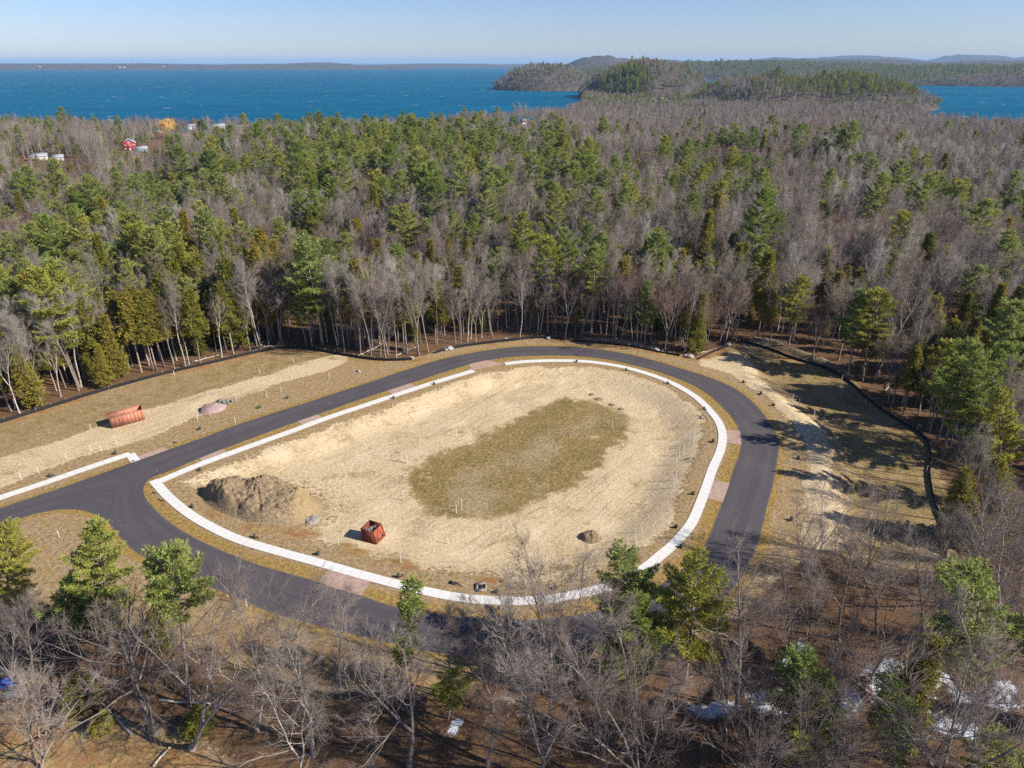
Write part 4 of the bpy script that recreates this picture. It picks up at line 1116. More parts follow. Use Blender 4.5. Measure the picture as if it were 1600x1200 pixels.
# ---- everything farther off: one object of each kind, its trees set out by geometry nodes
def scatter(name, pts, meshes, idx, scale, rot, label, cat, kind_='stuff'):
    col = bpy.data.collections.new(name + " sources")
    for j, m in enumerate(meshes): col.objects.link(bpy.data.objects.new("%s source %02d" % (name.replace('_', ' '), j), m))
    me = bpy.data.meshes.new(name)
    me.vertices.add(len(pts)); me.vertices.foreach_set("co", np.asarray(pts, np.float32).ravel())
    for nm, ty, arr in (("idx", 'INT', idx), ("scl", 'FLOAT', scale), ("rot", 'FLOAT', rot)):
        a = me.attributes.new(nm, ty, 'POINT'); a.data.foreach_set("value", np.asarray(arr, np.int32 if ty == 'INT' else np.float32))
    o = bpy.data.objects.new(name, me); COL.objects.link(o)
    ng = bpy.data.node_groups.new(name, 'GeometryNodeTree')
    ng.interface.new_socket("Geometry", in_out='INPUT', socket_type='NodeSocketGeometry'); ng.interface.new_socket("Geometry", in_out='OUTPUT', socket_type='NodeSocketGeometry')
    gi = ng.nodes.new('NodeGroupInput'); go = ng.nodes.new('NodeGroupOutput')
    ci = ng.nodes.new('GeometryNodeCollectionInfo'); ci.inputs['Collection'].default_value = col; ci.inputs['Separate Children'].default_value = True; ci.inputs['Reset Children'].default_value = True
    ip = ng.nodes.new('GeometryNodeInstanceOnPoints'); ip.inputs['Pick Instance'].default_value = True
    def attr(nm, ty):
        n = ng.nodes.new('GeometryNodeInputNamedAttribute'); n.data_type = ty; n.inputs['Name'].default_value = nm
        return next(s for s in n.outputs if s.enabled)
    cx = ng.nodes.new('ShaderNodeCombineXYZ')
    L = ng.links.new
    L(gi.outputs[0], ip.inputs['Points']); L(ci.outputs[0], ip.inputs['Instance']); L(attr("idx", 'INT'), ip.inputs['Instance Index'])
    L(attr("rot", 'FLOAT'), cx.inputs[2]); L(cx.outputs[0], ip.inputs['Rotation']); L(attr("scl", 'FLOAT'), ip.inputs['Scale']); L(ip.outputs[0], go.inputs[0])
    md = o.modifiers.new("scatter", 'NODES'); md.node_group = ng
    return tag(o, label, cat, None, kind_)
rest = ~indiv
P3 = np.column_stack([cand, cz - .1])
for k, kd, nm, lb in ((0, 'bare', "bare_forest", "grey purple mass of bare trees covering the land back to the lake"), (1, 'pine', "pine_forest", "green mass of pines standing among the bare forest"), (2, 'hemlock', "hemlock_forest", "yellow green mass of hemlocks among the bare forest")):
    ii = np.where(rest & (kind == k))[0]
    vs = RNG.integers(0, len(PROTO[kd]), len(ii))
    if k == 0:
        a_ = vnoise(cand[ii, 0], cand[ii, 1], 48, 161); qx, qy = project(cand[ii, 0], cand[ii, 1], cz[ii] + 14); u2 = RNG.uniform(size=len(ii))
        vs = np.where(((a_ < .22) | ((qx > 1280) & (qx < 1640) & (qy > 235) & (qy < 345))) & (u2 < .7), 6, np.where((a_ > .74) & (u2 < .65), 7, RNG.integers(0, 6, len(ii))))
    sc = scl[ii] * (1.12 if kd == 'pine' else 1.0) * np.where(cand[ii, 1] > 2700, 1.2, np.where(cand[ii, 1] > 1250, .85, 1.0))
    if k == 0: sc = np.where(fgm[ii], sc * .8, sc)
    scatter(nm, P3[ii], [p[2] for p in PROTO[kd]], vs, sc, RNG.uniform(0, 6.28, len(ii)), lb, "forest")
# brambles and saplings under the near wood and along the wood's edge
SH = [shrub(500 + i, 2.0 + .4 * i, 14).mesh("thicket_%d" % i, M['brush']) for i in range(4)]
bx = RNG.uniform(-95, 95, 9000); by = RNG.uniform(22, 250, 9000)
d = sdist(clearing, bx, by); qx, qy = project(bx, by, height(bx, by))
op = np.zeros(len(bx), bool)
for L in openpx[:3]: op |= inside(np.array(L, float), qx, qy)
dens = np.where(by < 105, .55 * np.clip((fbm(bx, by, 9, 55, 3) - .36) * 5, 0, 1), .10)
ok = (d < -1.5) & ~op & (RNG.uniform(size=len(bx)) < dens)
bx, by = bx[ok], by[ok]
scatter("thicket", np.column_stack([bx, by, height(bx, by)]), SH, RNG.integers(0, 4, len(bx)), RNG.uniform(.45, 1.15, len(bx)), RNG.uniform(0, 6.28, len(bx)), "grey brown leafless brush tangled under the near trees", "brush")

# yellow willow and pale poplar far off by the shore
wl_mesh = special("willow", bare_tree(61, 15, .12, (40, 75), .25, 22, 4, .03, 7, 14, .5), 'willow', 'willow', 15)
r = plant('broad', 0, G(265, 217) , 16, 1.0, "golden yellow willow among grey trees beyond the pines, upper left", None, wl_mesh, None, 1.35); r.name = "willow_tree"
pp_mesh = special("poplar", bare_tree(62, 18, .2, (18, 30), .25, 18, 3, .03, 6, 12, .3), 'pale_twig', 'pale_twig', 18)
r = plant('broad', 0, G(812, 194), 24, 1.0, "pale whitish bare tree standing up against the lake left of the peninsula", None, pp_mesh, None, 1.1)
# ------------------------------------------------------------------ built things
def rusty(name, base, dark, pale):
    m, nt, b = mat(name)
    co = objco(nt)
    n1 = noise(nt, co, 1.3, 6, .75); n2 = noise(nt, co, 6, 5, .7)
    mp = N(nt, "ShaderNodeMapping"); mp.inputs["Scale"].default_value = (4, 4, .35); nt.links.new(co, mp.inputs["Vector"])
    n3 = noise(nt, mp.outputs[0], 1.2, 5, .7)
    c = mixc(nt, maprange(nt, n2, .35, .7), base, tuple(x * .78 for x in base))
    c = mixc(nt, maprange(nt, n1, .52, .66), c, dark)
    c = mixc(nt, maprange(nt, n3, .56, .72, 0, .8), c, pale)
    nt.links.new(c, b.inputs["Base Color"]); b.inputs["Roughness"].default_value = .7
    bump(nt, n2, b, .25, .02)
    return m
M['orange'] = rusty("orange rusty paint", (.43, .185, .12), (.21, .08, .045), (.55, .36, .27))
M['inside'] = plain("rusty inner steel", (.16, .055, .03), (.30, .11, .06), 2.0)
M['red_paint'] = rusty("red rusty paint", (.36, .095, .052), (.17, .05, .032), (.44, .19, .13))
M['red_shaded'] = rusty("shaded red paint", (.17, .05, .035), (.08, .032, .025), (.24, .10, .075))  # same red as the end, with the sides' shade put into the colour
M['black_cloth'] = plain("black silt cloth", (.012, .012, .013), (.030, .028, .028), 4, .85)
M['stake_wood'] = plain("stake wood", (.40, .32, .23), (.55, .45, .33), 5)
M['white_pvc'] = plain("white pvc", (.58, .57, .54), (.70, .69, .67), 6, .5, .35)
M['yellow'] = plain("yellow paint", (.62, .42, .08), (.72, .52, .12), 5, .6)
M['green_box'] = plain("dark green enamel", (.018, .055, .042), (.035, .085, .062), 3, .45, .4)
M['black_plastic'] = plain("black plastic", (.014, .014, .015), (.03, .029, .028), 3, .5, .35)
M['debris'] = plain("grey boards", (.16, .14, .125), (.34, .30, .265), 4)
M['soil'] = None
M['stone'] = plain("pale boulder", (.24, .225, .21), (.46, .44, .41), 2.2, .85, .2, 0, .4)
M['gravel'] = plain("reddish gravel", (.27, .18, .165), (.44, .32, .30), 5, .9, .1, 0, .5)
M['mauve'] = plain("dark gravel", (.12, .075, .085), (.26, .18, .18), 5, .9, .1, 0, .5)
M['tarp'] = plain("green grey rubble", (.07, .10, .085), (.30, .31, .28), 6)

def bevel_box(name, d, m, parent, c=(0, 0, 0), bev=.02, taper=1.0):
    bm = bmesh.new(); bmesh.ops.create_cube(bm, size=1)
    for v in bm.verts:
        k = taper if v.co.z > 0 else 1
        v.co = Vector((v.co.x * d[0] * k + c[0], v.co.y * d[1] * k + c[1], v.co.z * d[2] + c[2]))
    bmesh.ops.bevel(bm, geom=bm.edges[:], offset=bev, segments=2, affect='EDGES')
    me = bpy.data.meshes.new(name); bm.to_mesh(me); bm.free(); me.materials.append(m)
    o = bpy.data.objects.new(name, me); COL.objects.link(o)
    if parent: o.parent = parent
    return o

# the long orange roll-off container on the left sand strip
p0, p1 = G(175.5, 670), G(216, 659)
dv = p1 - p0; L = 6.0; ang = math.atan2(dv.y, dv.x)
nrm = Vector((-math.sin(ang), math.cos(ang), 0)); ctr = p0 + Vector((math.cos(ang), math.sin(ang), 0)) * L / 2 + nrm * 1.15
t = tag(empty("dumpster", (ctr.x, ctr.y, ctr.z), ang), "long orange rust streaked open dumpster on the left sand strip", "dumpster")
W_, H_ = 2.3, 2.15
b = MB()
b.box((0, -W_ / 2, .15 + H_ / 2), (L, .06, H_)); b.box((0, W_ / 2, .15 + H_ / 2), (L, .06, H_))
b.box((-L / 2 + .03, 0, .15 + H_ / 2), (.06, W_ - .06, H_ - .01)); b.box((0, 0, .18), (L - .12, W_ - .06, .06))
b.build("body", M['orange'], t)
b = MB()
b.box((L / 2 - .03, 0, .15 + H_ / 2), (.06, W_ - .06, H_ - .01)); b.box((L / 2 + .03, 0, .15 + H_ * .5), (.05, W_ - .3, .12)); b.box((L / 2 + .03, -.9, .15 + H_ / 2), (.07, .1, H_ * .9)); b.box((L / 2 + .03, .9, .15 + H_ / 2), (.07, .1, H_ * .9))
b.build("tailgate", M['orange'], t)
for k in range(9):
    for s in (-1, 1):
        b = MB(); b.box((-L / 2 + .35 + k * (L - .7) / 8, s * (W_ / 2 + .055), .15 + H_ / 2), (.11, .05, H_ - .1)); b.build("rib", M['orange'], t)
b = MB()
for s in (-1, 1): b.box((0, s * (W_ / 2 + .03), .15 + H_ + .05), (L + .1, .17, .12))
for s in (-1, 1): b.box((s * (L / 2 + .0), 0, .15 + H_ + .052), (.14, W_ - .12, .11))
b.build("top_rail", M['orange'], t)
b = MB()
for s in (-1, 1): b.box((0, s * .55, .07), (L, .14, .16))
b.build("skid", M['inside'], t)
rg = np.random.default_rng(5); b = MB()
for k in range(34):
    b.box((rg.uniform(-L / 2 + .5, L / 2 - .5), rg.uniform(-.85, .85), rg.uniform(1.3, 1.75)), (rg.uniform(.3, 1.3), rg.uniform(.1, .45), rg.uniform(.05, .3)), rg.uniform(0, 3))
b.box((0, 0, .75), (L - .2, W_ - .2, 1.2))
b.build("contents", M['inside'], t)

# the short red container inside the loop: sloped braced end facing the sun
pf0, pf1 = G(564.6, 843.5), G(590, 851.5)
dv = pf1 - pf0; ang = math.atan2(dv.y, dv.x)
L, W_, H_ = 2.75, 2.35, 1.95
nrm = Vector((-math.sin(ang), math.cos(ang), 0)); ctr = (pf0 + pf1) / 2 + nrm * W_ / 2
t = tag(empty("dumpster", (ctr.x, ctr.y, ctr.z), ang), "short red dumpster full of grey boards standing on sand inside the loop", "dumpster")
def panel(b, q, th):                 # thick plate from four corners
    q = [Vector(v) for v in q]; n = (q[1] - q[0]).cross(q[3] - q[0]).normalized() * th / 2
    b.quads([v - n for v in q] + [v + n for v in q], [(3, 2, 1, 0), (4, 5, 6, 7), (0, 1, 5, 4), (1, 2, 6, 5), (2, 3, 7, 6), (3, 0, 4, 7)])
zt, zb = .12 + H_, .12; xl, xb, xt = -L / 2, L / 2, L / 2 - .62
b = MB()
for s in (-1, 1): panel(b, [(xl, s * W_ / 2, zb), (xb, s * W_ / 2, zb), (xt, s * W_ / 2, zt), (xl, s * W_ / 2, zt)], .06)
panel(b, [(xl + .03, -W_ / 2 + .03, zb), (xl + .03, W_ / 2 - .03, zb), (xl + .03, W_ / 2 - .03, zt), (xl + .03, -W_ / 2 + .03, zt)], .06)
b.box((0, 0, zb + .02), (L - .1, W_ - .08, .05))
b.build("body", M['red_shaded'], t)
b = MB(); panel(b, [(xb, -W_ / 2 + .02, zb), (xb, W_ / 2 - .02, zb), (xt, W_ / 2 - .02, zt), (xt, -W_ / 2 + .02, zt)], .06); b.build("end_gate", M['red_paint'], t)
def on_end(y, f, o=.09): return np.array([xb + (xt - xb) * f + o, y, zb + (zt - zb) * f + o * .3])
b = MB()
for (y0, f0, y1, f1) in ((-W_ / 2 + .12, .04, .1, .9), (W_ / 2 - .12, .04, -.1, .9), (-W_ / 2 + .1, .02, -W_ / 2 + .1, .98), (W_ / 2 - .1, .02, W_ / 2 - .1, .98), (-W_ / 2 + .1, .5, W_ / 2 - .1, .5)):
    b.tube(np.array([on_end(y0, f0), on_end(y1, f1)]), np.array([.09, .09]), 4)
b.build("brace", M['red_paint'], t)
for yy, ff in ((-.62, .22), (.62, .22)):
    b = MB(); b.box(tuple(on_end(yy, ff, .05)), (.07, .5, .45)); b.build("pocket", M['black_plastic'], t)
b = MB()
for s in (-1, 1): b.box(((xl + xt) / 2, s * W_ / 2, zt + .04), (xt - xl + .1, .13, .1))
b.box((xl, 0, zt + .045), (.13, W_ - .14, .1)); b.box((xt, 0, zt + .042), (.13, W_ - .14, .1))
b.build("top_rail", M['red_shaded'], t)
for s in (-1, 1):
    for k in range(3):
        b = MB(); b.box((xl + .3 + k * .72, s * (W_ / 2 + .06), .12 + H_ / 2), (.09, .07, H_ - .14)); b.build("rib", M['red_shaded'], t)
b = MB()
for s in (-1, 1): b.box((-.1, s * .7, .055), (L - .2, .16, .13))
b.build("skid", M['red_shaded'], t)
b = MB(); b.box((-.15, 0, .75), (L - .75, W_ - .2, 1.0))
for k in range(60):
    c = (rg.uniform(xl + .4, xt - .35), rg.uniform(-.9, .9), rg.uniform(1.25, 1.62)); a = rg.uniform(0, 3.1); l = rg.uniform(.4, 1.1)
    b.tube(np.array([(c[0] - math.cos(a) * l / 2, c[1] - math.sin(a) * l / 2, c[2]), (c[0] + math.cos(a) * l / 2, c[1] + math.sin(a) * l / 2, c[2] + rg.uniform(-.15, .2))]), np.array([.06, .05]), 4)
b.build("contents", M['debris'], t)

# heaps: dirt pile, brush pile, gravel pile
def soil_material():
    m, nt, b = mat("heaped soil")
    geo = N(nt, "ShaderNodeNewGeometry").outputs["Position"]
    f = noise(nt, geo, 3.0, 6, .78); l = noise(nt, geo, .6, 5, .7)
    at = N(nt, "ShaderNodeAttribute", attribute_name="bare")
    c = ramp(nt, f, [(.3, (.07, .045, .027)), (.45, (.17, .12, .07)), (.58, (.30, .225, .14)), (.75, (.48, .39, .27))])
    c2 = ramp(nt, f, [(.25, (.16, .11, .055)), (.5, (.30, .22, .115)), (.8, (.44, .345, .20))])
    c = mixc(nt, maprange(nt, math_(nt, 'ADD', at.outputs["Fac"], math_(nt, 'MULTIPLY', math_(nt, 'SUBTRACT', l, .5), .9)), .35, .65), c, c2)  # bare soil paler to the right; shade of left faces darkened in colour
    nt.links.new(c, b.inputs["Base Color"]); bump(nt, f, b, .8, .25)
    return m
M['soil'] = soil_material()
def heap(name, outline, peaks, m, label, cat, rough=.5, gully=.6, n=120, rings=46, seed=3, power=.8, bare_lit_dir=None):
    O = resample(np.concatenate([catmull(outline, 6, True), catmull(outline, 6, True)[:1]]), n + 1)[:-1]
    c = np.mean([p[:2] for p in peaks], axis=0)
    z0 = np.array([h1(*q) for q in O]); zc = h1(*c)
    an = np.arange(n); rr = np.linspace(0, 1, rings)
    A_ = c[None, None] * (1 - rr)[:, None, None] + O[None] * rr[:, None, None]
    X, Y = A_[..., 0], A_[..., 1]
    base = height(X.ravel(), Y.ravel()).reshape(X.shape)
    edge = 1 - rr[:, None]
    Z = np.zeros_like(X)
    for (x, y, hz, rad) in peaks: Z = np.maximum(Z, hz * np.clip(1 - np.hypot(X - x, (Y - y)) / rad, 0, 1) ** power)
    env = np.clip(edge * 3.2, 0, 1)
    env = env * env * (3 - 2 * env)
    s = np.arange(n) / n * 2 * math.pi
    gl = (vnoise(np.cos(s) * 10, np.sin(s) * 10, 1.0, seed) - .5)[None] * gully * np.sin(np.clip(rr, 0, 1) * math.pi)[:, None]
    Z = np.minimum(Z, 99) * env + (gl + (fbm(X, Y, 2.2, seed + 9, 4) - .5) * rough * 2 + (fbm(X, Y, .7, seed + 13, 2) - .5) * rough) * env
    Zw = base + np.where(rr[:, None] >= .999, -.25, np.maximum(Z, -.02))
    ctr_ = Vector((c[0], c[1], float(zc)))
    V = np.stack([X - c[0], Y - c[1], Zw - zc], -1).reshape(-1, 3)
    i = np.arange(rings - 1)[:, None] * n; j = np.arange(n)[None]; j2 = (j + 1) % n
    q = np.stack([i + j, i + n + j, i + n + j2, i + j2], -1).reshape(-1, 4)
    b = MB(); b.quads(V, q)
    o = b.build(name, m, None, True); o.location = ctr_
    if bare_lit_dir is not None:
        dd = (X - c[0]) * bare_lit_dir[0] + (Y - c[1]) * bare_lit_dir[1]
        val = sstep(2.5, 7.5, dd).ravel().astype(np.float32)
        at = o.data.attributes.new("bare", 'FLOAT', 'POINT'); at.data.foreach_set("value", val)
    return tag(o, label, cat)
def gp(x, y): return G0(x, y)
pk = [gp(370, 772), gp(408, 770), gp(446, 780)]
heap("dirt_pile", w([(308, 768), (318, 784), (338, 798), (368, 810), (400, 819), (440, 817), (462, 812), (492, 800), (505, 785), (498, 768), (470, 756), (430, 750), (390, 748), (345, 752), (318, 757)]),
     [(pk[0][0], pk[0][1], 4.0, 8.5), (pk[1][0], pk[1][1], 4.4, 9.0), (pk[2][0], pk[2][1], 3.6, 9.0)], M['soil'], "large grassy heap of dirt with gullied sides inside the loop's left corner", "dirt pile", .8, .5, 150, 60, 3, .75, (.95, .3))
q = gp(924, 826)
heap("dirt_pile", np.array([(q[0] + 1.75 * math.cos(a), q[1] + 1.5 * math.sin(a)) for a in np.linspace(0, 6.28, 13)[:-1]]), [(q[0], q[1], 1.05, 2.4)], M['soil'], "small dark heap of brushy dirt on the loop's sand, lower right", "dirt pile", .30, .3, 60, 20, 6, .7)
q = gp(486, 800)
heap("dirt_pile", np.array([(q[0] + 1.3 * math.cos(a), q[1] + 1.6 * math.sin(a)) for a in np.linspace(0, 6.28, 13)[:-1]]), [(q[0], q[1], .7, 2.2)], M['debris'], "low grey heap of sticks at the right foot of the big dirt pile", "dirt pile", .25, .3, 60, 16, 8, .7)
q = gp(334, 638)
heap("gravel_pile", np.array([(q[0] + 2.6 * math.cos(a), q[1] + 2.6 * math.sin(a)) for a in np.linspace(0, 6.28, 13)[:-1]]), [(q[0], q[1], .95, 3.0)], M['gravel'], "low pinkish gravel heap on the left sand strip", "gravel pile", .12, .2, 60, 20, 12, .8)
q = gp(324, 640)
heap("gravel_pile", np.array([(q[0] + 1.0 * math.cos(a) + .5 * math.sin(a), q[1] + 2.4 * math.sin(a)) for a in np.linspace(0, 6.28, 13)[:-1]]), [(q[0], q[1], 1.15, 2.0)], M['mauve'], "dark mauve heap of stone against the pinkish gravel heap", "gravel pile", .2, .2, 60, 16, 14, .7)
def rubble(px, py, label, m, n=26, r=1.6, name="rubble_pile", size=(.2, .6)):
    q = G(px, py); b = MB(); g = np.random.default_rng(int(px * 7 + py))
    for k in range(n):
        a, rad = g.uniform(0, 6.28), r * math.sqrt(g.uniform(0, 1)); s = g.uniform(*size)
        b.box((rad * math.cos(a), rad * math.sin(a) * .8, s * .3 + max(0, (r - rad)) * .25), (s, s * g.uniform(.5, 1), s * g.uniform(.3, .8)), g.uniform(0, 3), g.uniform(.6, .95))
    o = b.build(name, m); o.location = q
    return tag(o, label, "rubble")
rubble(349, 629.5, "grey green heap of broken blocks right of the pinkish gravel heap", M['tarp'], 44, 1.9)
rubble(1101, 652, "scatter of grey stones inside the walk at the loop's right end", M['stone'], 16, 1.6, "rubble_pile", (.15, .4))
rubble(1079, 719, "small cluster of grey brown stones by the loop's right walk", M['debris'], 14, .9, "rubble_pile", (.15, .4))

# marker stakes
def stake_mesh(h, r, m, flat=False):
    b = MB()
    if flat: b.box((0, 0, h / 2 - .15), (r * 2.4, r * .9, h + .3)); b.box((0, 0, h - .22), (r * 2.7, r * 1.3, .22))
    else:
        b.tube(np.array([(0, 0, -.3), (0, 0, h - .12)]), np.array([r, r]), 8); b.tube(np.array([(0, 0, h - .12), (0, 0, h - .02)]), np.array([r * 1.25, r * 1.2]), 8)
    return b.mesh("stake", m)
STK = {'tall': stake_mesh(1.9, .058, M['white_pvc']), 'mid': stake_mesh(1.35, .052, M['white_pvc']), 'low': stake_mesh(.9, .05, M['white_pvc']), 'yellow': stake_mesh(1.1, .07, M['yellow'], True), 'lath': stake_mesh(1.5, .05, M['stake_wood'], True)}
STAKES = {
    "on the left lawn's edge along the sand strip": ('mid', [(142, 672), (273, 587), (406, 577 + 8), (459, 567), (184, 697)]),
    "in the row above the left sidewalk": ('mid', [(33, 749), (61, 740), (104, 718), (142, 705), (159, 706)]),
    "between the gravel heap and the straight road": ('mid', [(309, 657), (329, 651), (370, 628), (417, 620), (440, 613), (515, 590), (368, 661)]),
    "round the left end of the grassy oval": ('tall', [(628, 721), (636, 724), (713, 682), (631, 782), (713, 802), (721, 795)]),
    "near the far right end of the grassy oval": ('tall', [(817, 638), (939, 610), (956, 670)]),
    "along the loop's right sand slope": ('tall', [(1084, 694), (1083, 694 + 3), (1061, 712), (1067, 710), (1056, 726), (1053, 762), (1056, 750), (1011, 788)]),
    "at the loop's lower right by the small dirt heap": ('tall', [(1001, 831), (993, 846), (980, 856)]),
    "on the sandy bank below the straight walk": ('low', [(614, 638), (552, 661), (536, 666), (412, 713), (432, 705), (386, 718)]),
    "at the foot of the loop near the red dumpster": ('mid', [(507, 846), (529, 852), (626, 879), (700, 850)]),
    "at the upper end of the right field's ridge": ('mid', [(1163, 545), (1126, 566), (1142, 592), (1169, 583), (1174, 586), (1185, 592)]),
    "down the middle of the right field's ridge": ('tall', [(1237, 628), (1247, 636), (1271, 655), (1280, 678), (1292, 718)]),
    "at the lower end of the right field's ridge": ('tall', [(1292, 748), (1286, 766), (1283, 805), (1283, 818)]),
    "on the shaded lawn by the right silt fence": ('mid', [(1201, 558), (1256, 578), (1315, 594), (1358, 610), (1352, 634), (1427, 702), (1428, 733), (1447, 737)]),
}
def hole(phrase): return phrase
for ph, (ty, L) in STAKES.items():
    L = sorted(L)
    for i, (x, y) in enumerate(L):
        o = bpy.data.objects.new("marker_stake", STK[ty]); COL.objects.link(o); o.location = G(x, y)
        o.rotation_euler = (random.Random(x).uniform(-.05, .05), random.Random(y).uniform(-.06, .06), x)
        pos = "leftmost" if i == 0 else ("rightmost" if i == len(L) - 1 else ordinal(i) + " from left")
        tag(o, "white marker stake %s, %s" % (ph, pos), "stake", "white stakes " + ph)
for (x, y, ty, lb) in ((357, 940, 'yellow', "yellow stake on the grass between umbrella pine and lower road"), (386, 949, 'mid', "white stake on the grass right of the yellow stake"), (93, 840, 'mid', "white stake on the verge below the entry road at left"), (730, 917, 'lath', "brown wooden lath standing by the manhole at the loop's bottom"), (1209, 815, 'low', "short white stake on the verge right of the loop road")):
    o = bpy.data.objects.new("marker_stake", STK[ty]); COL.objects.link(o); o.location = G(x, y); tag(o, lb, "stake")

# service pedestals beside the walks: low post with a capped box and coil of duct
ped_meshes = []
for gm in ('green_box', 'black_plastic'):
    b = MB(); b.box((0, 0, .24), (.38, .30, .58), 0, .9); b1 = b.mesh("cabinet", M[gm])
    b = MB(); b.box((0, 0, .57), (.43, .35, .08), 0, .85); b2 = b.mesh("lid", M[gm])
    a = np.linspace(0, 5.2, 14); b = MB(); b.tube(np.stack([.42 + .25 * np.cos(a), .1 + .25 * np.sin(a), .05 + a * .03], 1), np.full(14, .05), 5); b3 = b.mesh("duct", M['black_plastic'])
    ped_meshes.append((b1, b2, b3))
PEDS = {
    "on the verge above the straight road": (0, [(313, 671), (404, 638), (449, 623), (181, 709), (79, 745)]),
    "beside the straight inner walk": (0, [(313, 735), (615, 623), (678, 601)]),
    "beside the curved walk at the loop's top right": (0, [(901, 566), (978, 579), (1043, 600), (1100, 640)]),
    "inside the walk on the loop's right side": (1, [(1114, 691), (1083, 773), (1056, 825), (1064, 856)]),
    "inside the lower walk of the loop": (0, [(301, 793), (398, 840), (623, 902), (777, 927), (869, 921), (497, 867)]),
    "on the outer verge of the loop's right bend": (1, [(1161, 598), (1189, 616), (1208, 634), (1247, 717), (1236, 813)]),
    "on the grass below the lower road": (0, [(451, 997)]),
}
for ph, (gm, L) in PEDS.items():
    L = sorted(L)
    for i, (x, y) in enumerate(L):
        t = empty("service_pedestal", G(x, y), random.Random(x).uniform(0, 6))
        for nm, me_ in zip(("cabinet", "lid", "duct"), ped_meshes[gm]):
            o = bpy.data.objects.new(nm, me_); COL.objects.link(o); o.parent = t
        pos = "the only one" if len(L) == 1 else ("leftmost" if i == 0 else ("rightmost" if i == len(L) - 1 else ordinal(i) + " from left"))
        tag(t, "%s service pedestal %s, %s" % (("dark green", "black")[gm], ph, pos), "utility box", "pedestals " + ph)

# manhole frame and loose plank pieces at the loop's bottom
t = tag(empty("manhole", G(752, 918), .1), "square grey concrete manhole with open dark centre at the loop's bottom", "manhole")
b = MB()
for (x, y, dx, dy) in ((0, -.62, 1.5, .3), (0, .62, 1.5, .3), (-.6, 0, .3, .94), (.6, 0, .3, .94)): b.box((x, y, .08), (dx, dy, .3))
b.build("frame", M['debris'], t)
b = MB(); b.box((0, 0, .05), (.9, .93, .1)); b.build("pit_shade", M['black_plastic'], t)  # black slab in place of a hole; its colour is the pit's shade
def lying(px0, px1, wd, ht, m, name, label, cat):
    a, c = G(*px0), G(*px1); d_ = c - a
    b = MB(); L_ = d_.length
    b.box((0, 0, ht / 2), (L_, wd, ht)); b.box((-L_ * .2, wd * .1, ht + .015), (L_ * .5, wd * .6, .03))
    o = b.build(name, m); o.location = (a + c) / 2; o.rotation_euler = (0, 0, math.atan2(d_.y, d_.x)); return tag(o, label, cat)
lying((702, 910), (714, 913), .55, .12, M['black_plastic'], "plank", "short black board lying left of the manhole", "board")
lying((715, 912), (730, 917), .14, .07, M['stake_wood'], "plank", "thin brown board between black board and wooden lath", "board")
lying((760, 921), (775, 926), .14, .07, M['stake_wood'], "plank", "thin board between the manhole and the pedestal on its right", "board")
lying((270, 692), (276, 691), .5, .06, M['black_plastic'], "drain_cover", "black cover lying on the verge above the straight road", "cover")
lying((206, 722), (210, 720), .3, .14, M['black_plastic'], "tactile_plate", "dark ramp plate at the end of the left sidewalk", "plate")
lying((238, 749), (243, 746.5), .3, .17, M['rust_paint'] or M['inside'], "tactile_plate", "rusty ramp plate at the sidewalk's corner by the junction", "plate")
lying((275, 736), (280, 735), .45, .08, M['inside'], "drain_cover", "rusty plate on the narrow verge right of the junction corner", "cover")
lying((238, 770), (243, 771), .3, .08, M['black_plastic'], "drain_cover", "small black cover on the gold verge below the junction corner", "cover")
lying((247, 781), (256, 783), .25, .08, M['black_plastic'], "drain_cover", "long black cover on the gold verge beside the curved walk", "cover")
lying((558, 580), (563, 582), .5, .25, M['stone'], "stone_slab", "white stone slab on the bare verge at the left field's end", "stone")
lying((783, 909), (786, 908), .4, .12, M['black_plastic'], "drain_cover", "little black cover on sand above the bottom walk", "cover")
for (x, y, a_, lb) in ((936, 613, 1.0, "dark clump of turf above the oval, left one"), (957, 622, .7, "dark clump of turf above the oval's right end"), (971, 628, .8, "dark clump of turf at the oval's top right corner"), (925, 606, .7, "smallest dark clump of turf above the oval")):
    q = gp(x, y)
    heap("turf_clump", np.array([(q[0] + a_ * math.cos(s), q[1] + .7 * a_ * math.sin(s)) for s in np.linspace(0, 6.28, 11)[:-1]]), [(q[0], q[1], .35, a_ * 1.5)], M['soil'], lb, "turf", .12, .1, 30, 8, int(x), .8)

# boulders by the wood's edge
def boulder(px, py, s, seed, label):
    bm = bmesh.new(); bmesh.ops.create_icosphere(bm, subdivisions=3, radius=1)
    g = random.Random(seed); ox = g.uniform(0, 90)
    for v in bm.verts:
        n_ = float(fbm(np.array([v.co.x + ox + v.co.z * .7]), np.array([v.co.y + v.co.z * .6]), .9, seed, 3)[0])
        v.co = v.co * (.72 + .6 * n_); v.co.z *= .7; v.co.x *= 1.25
        v.co *= s * .8
    for f in bm.faces: f.smooth = True
    me = bpy.data.meshes.new("boulder"); bm.to_mesh(me); bm.free(); me.materials.append(M['stone'])
    o = bpy.data.objects.new("boulder", me); COL.objects.link(o); p = G(px, py); o.location = p + Vector((0, 0, s * .3)); o.rotation_euler = (0, 0, seed)
    return tag(o, label, "boulder")
boulder(703, 546, .95, 1, "large pale boulder at the left end of the far silt fence")
boulder(697, 547.5, .6, 2, "smaller boulder touching the large pale one on its left")
boulder(791, 532, .8, 3, "pale boulder sticking up along the far silt fence")
boulder(857, 529, .7, 4, "white boulder at the right end of the far silt fence")
boulder(643, 561, .7, 5, "flat pale boulder where the left silt fence ends")
boulder(1078, 558.5, .9, 6, "white boulder by the far bend, left of the right field")
boulder(1071, 557, .6, 7, "grey boulder touching the white boulder at the far bend")
boulder(1138, 540, .95, 8, "pale boulder at the right field's upper corner")
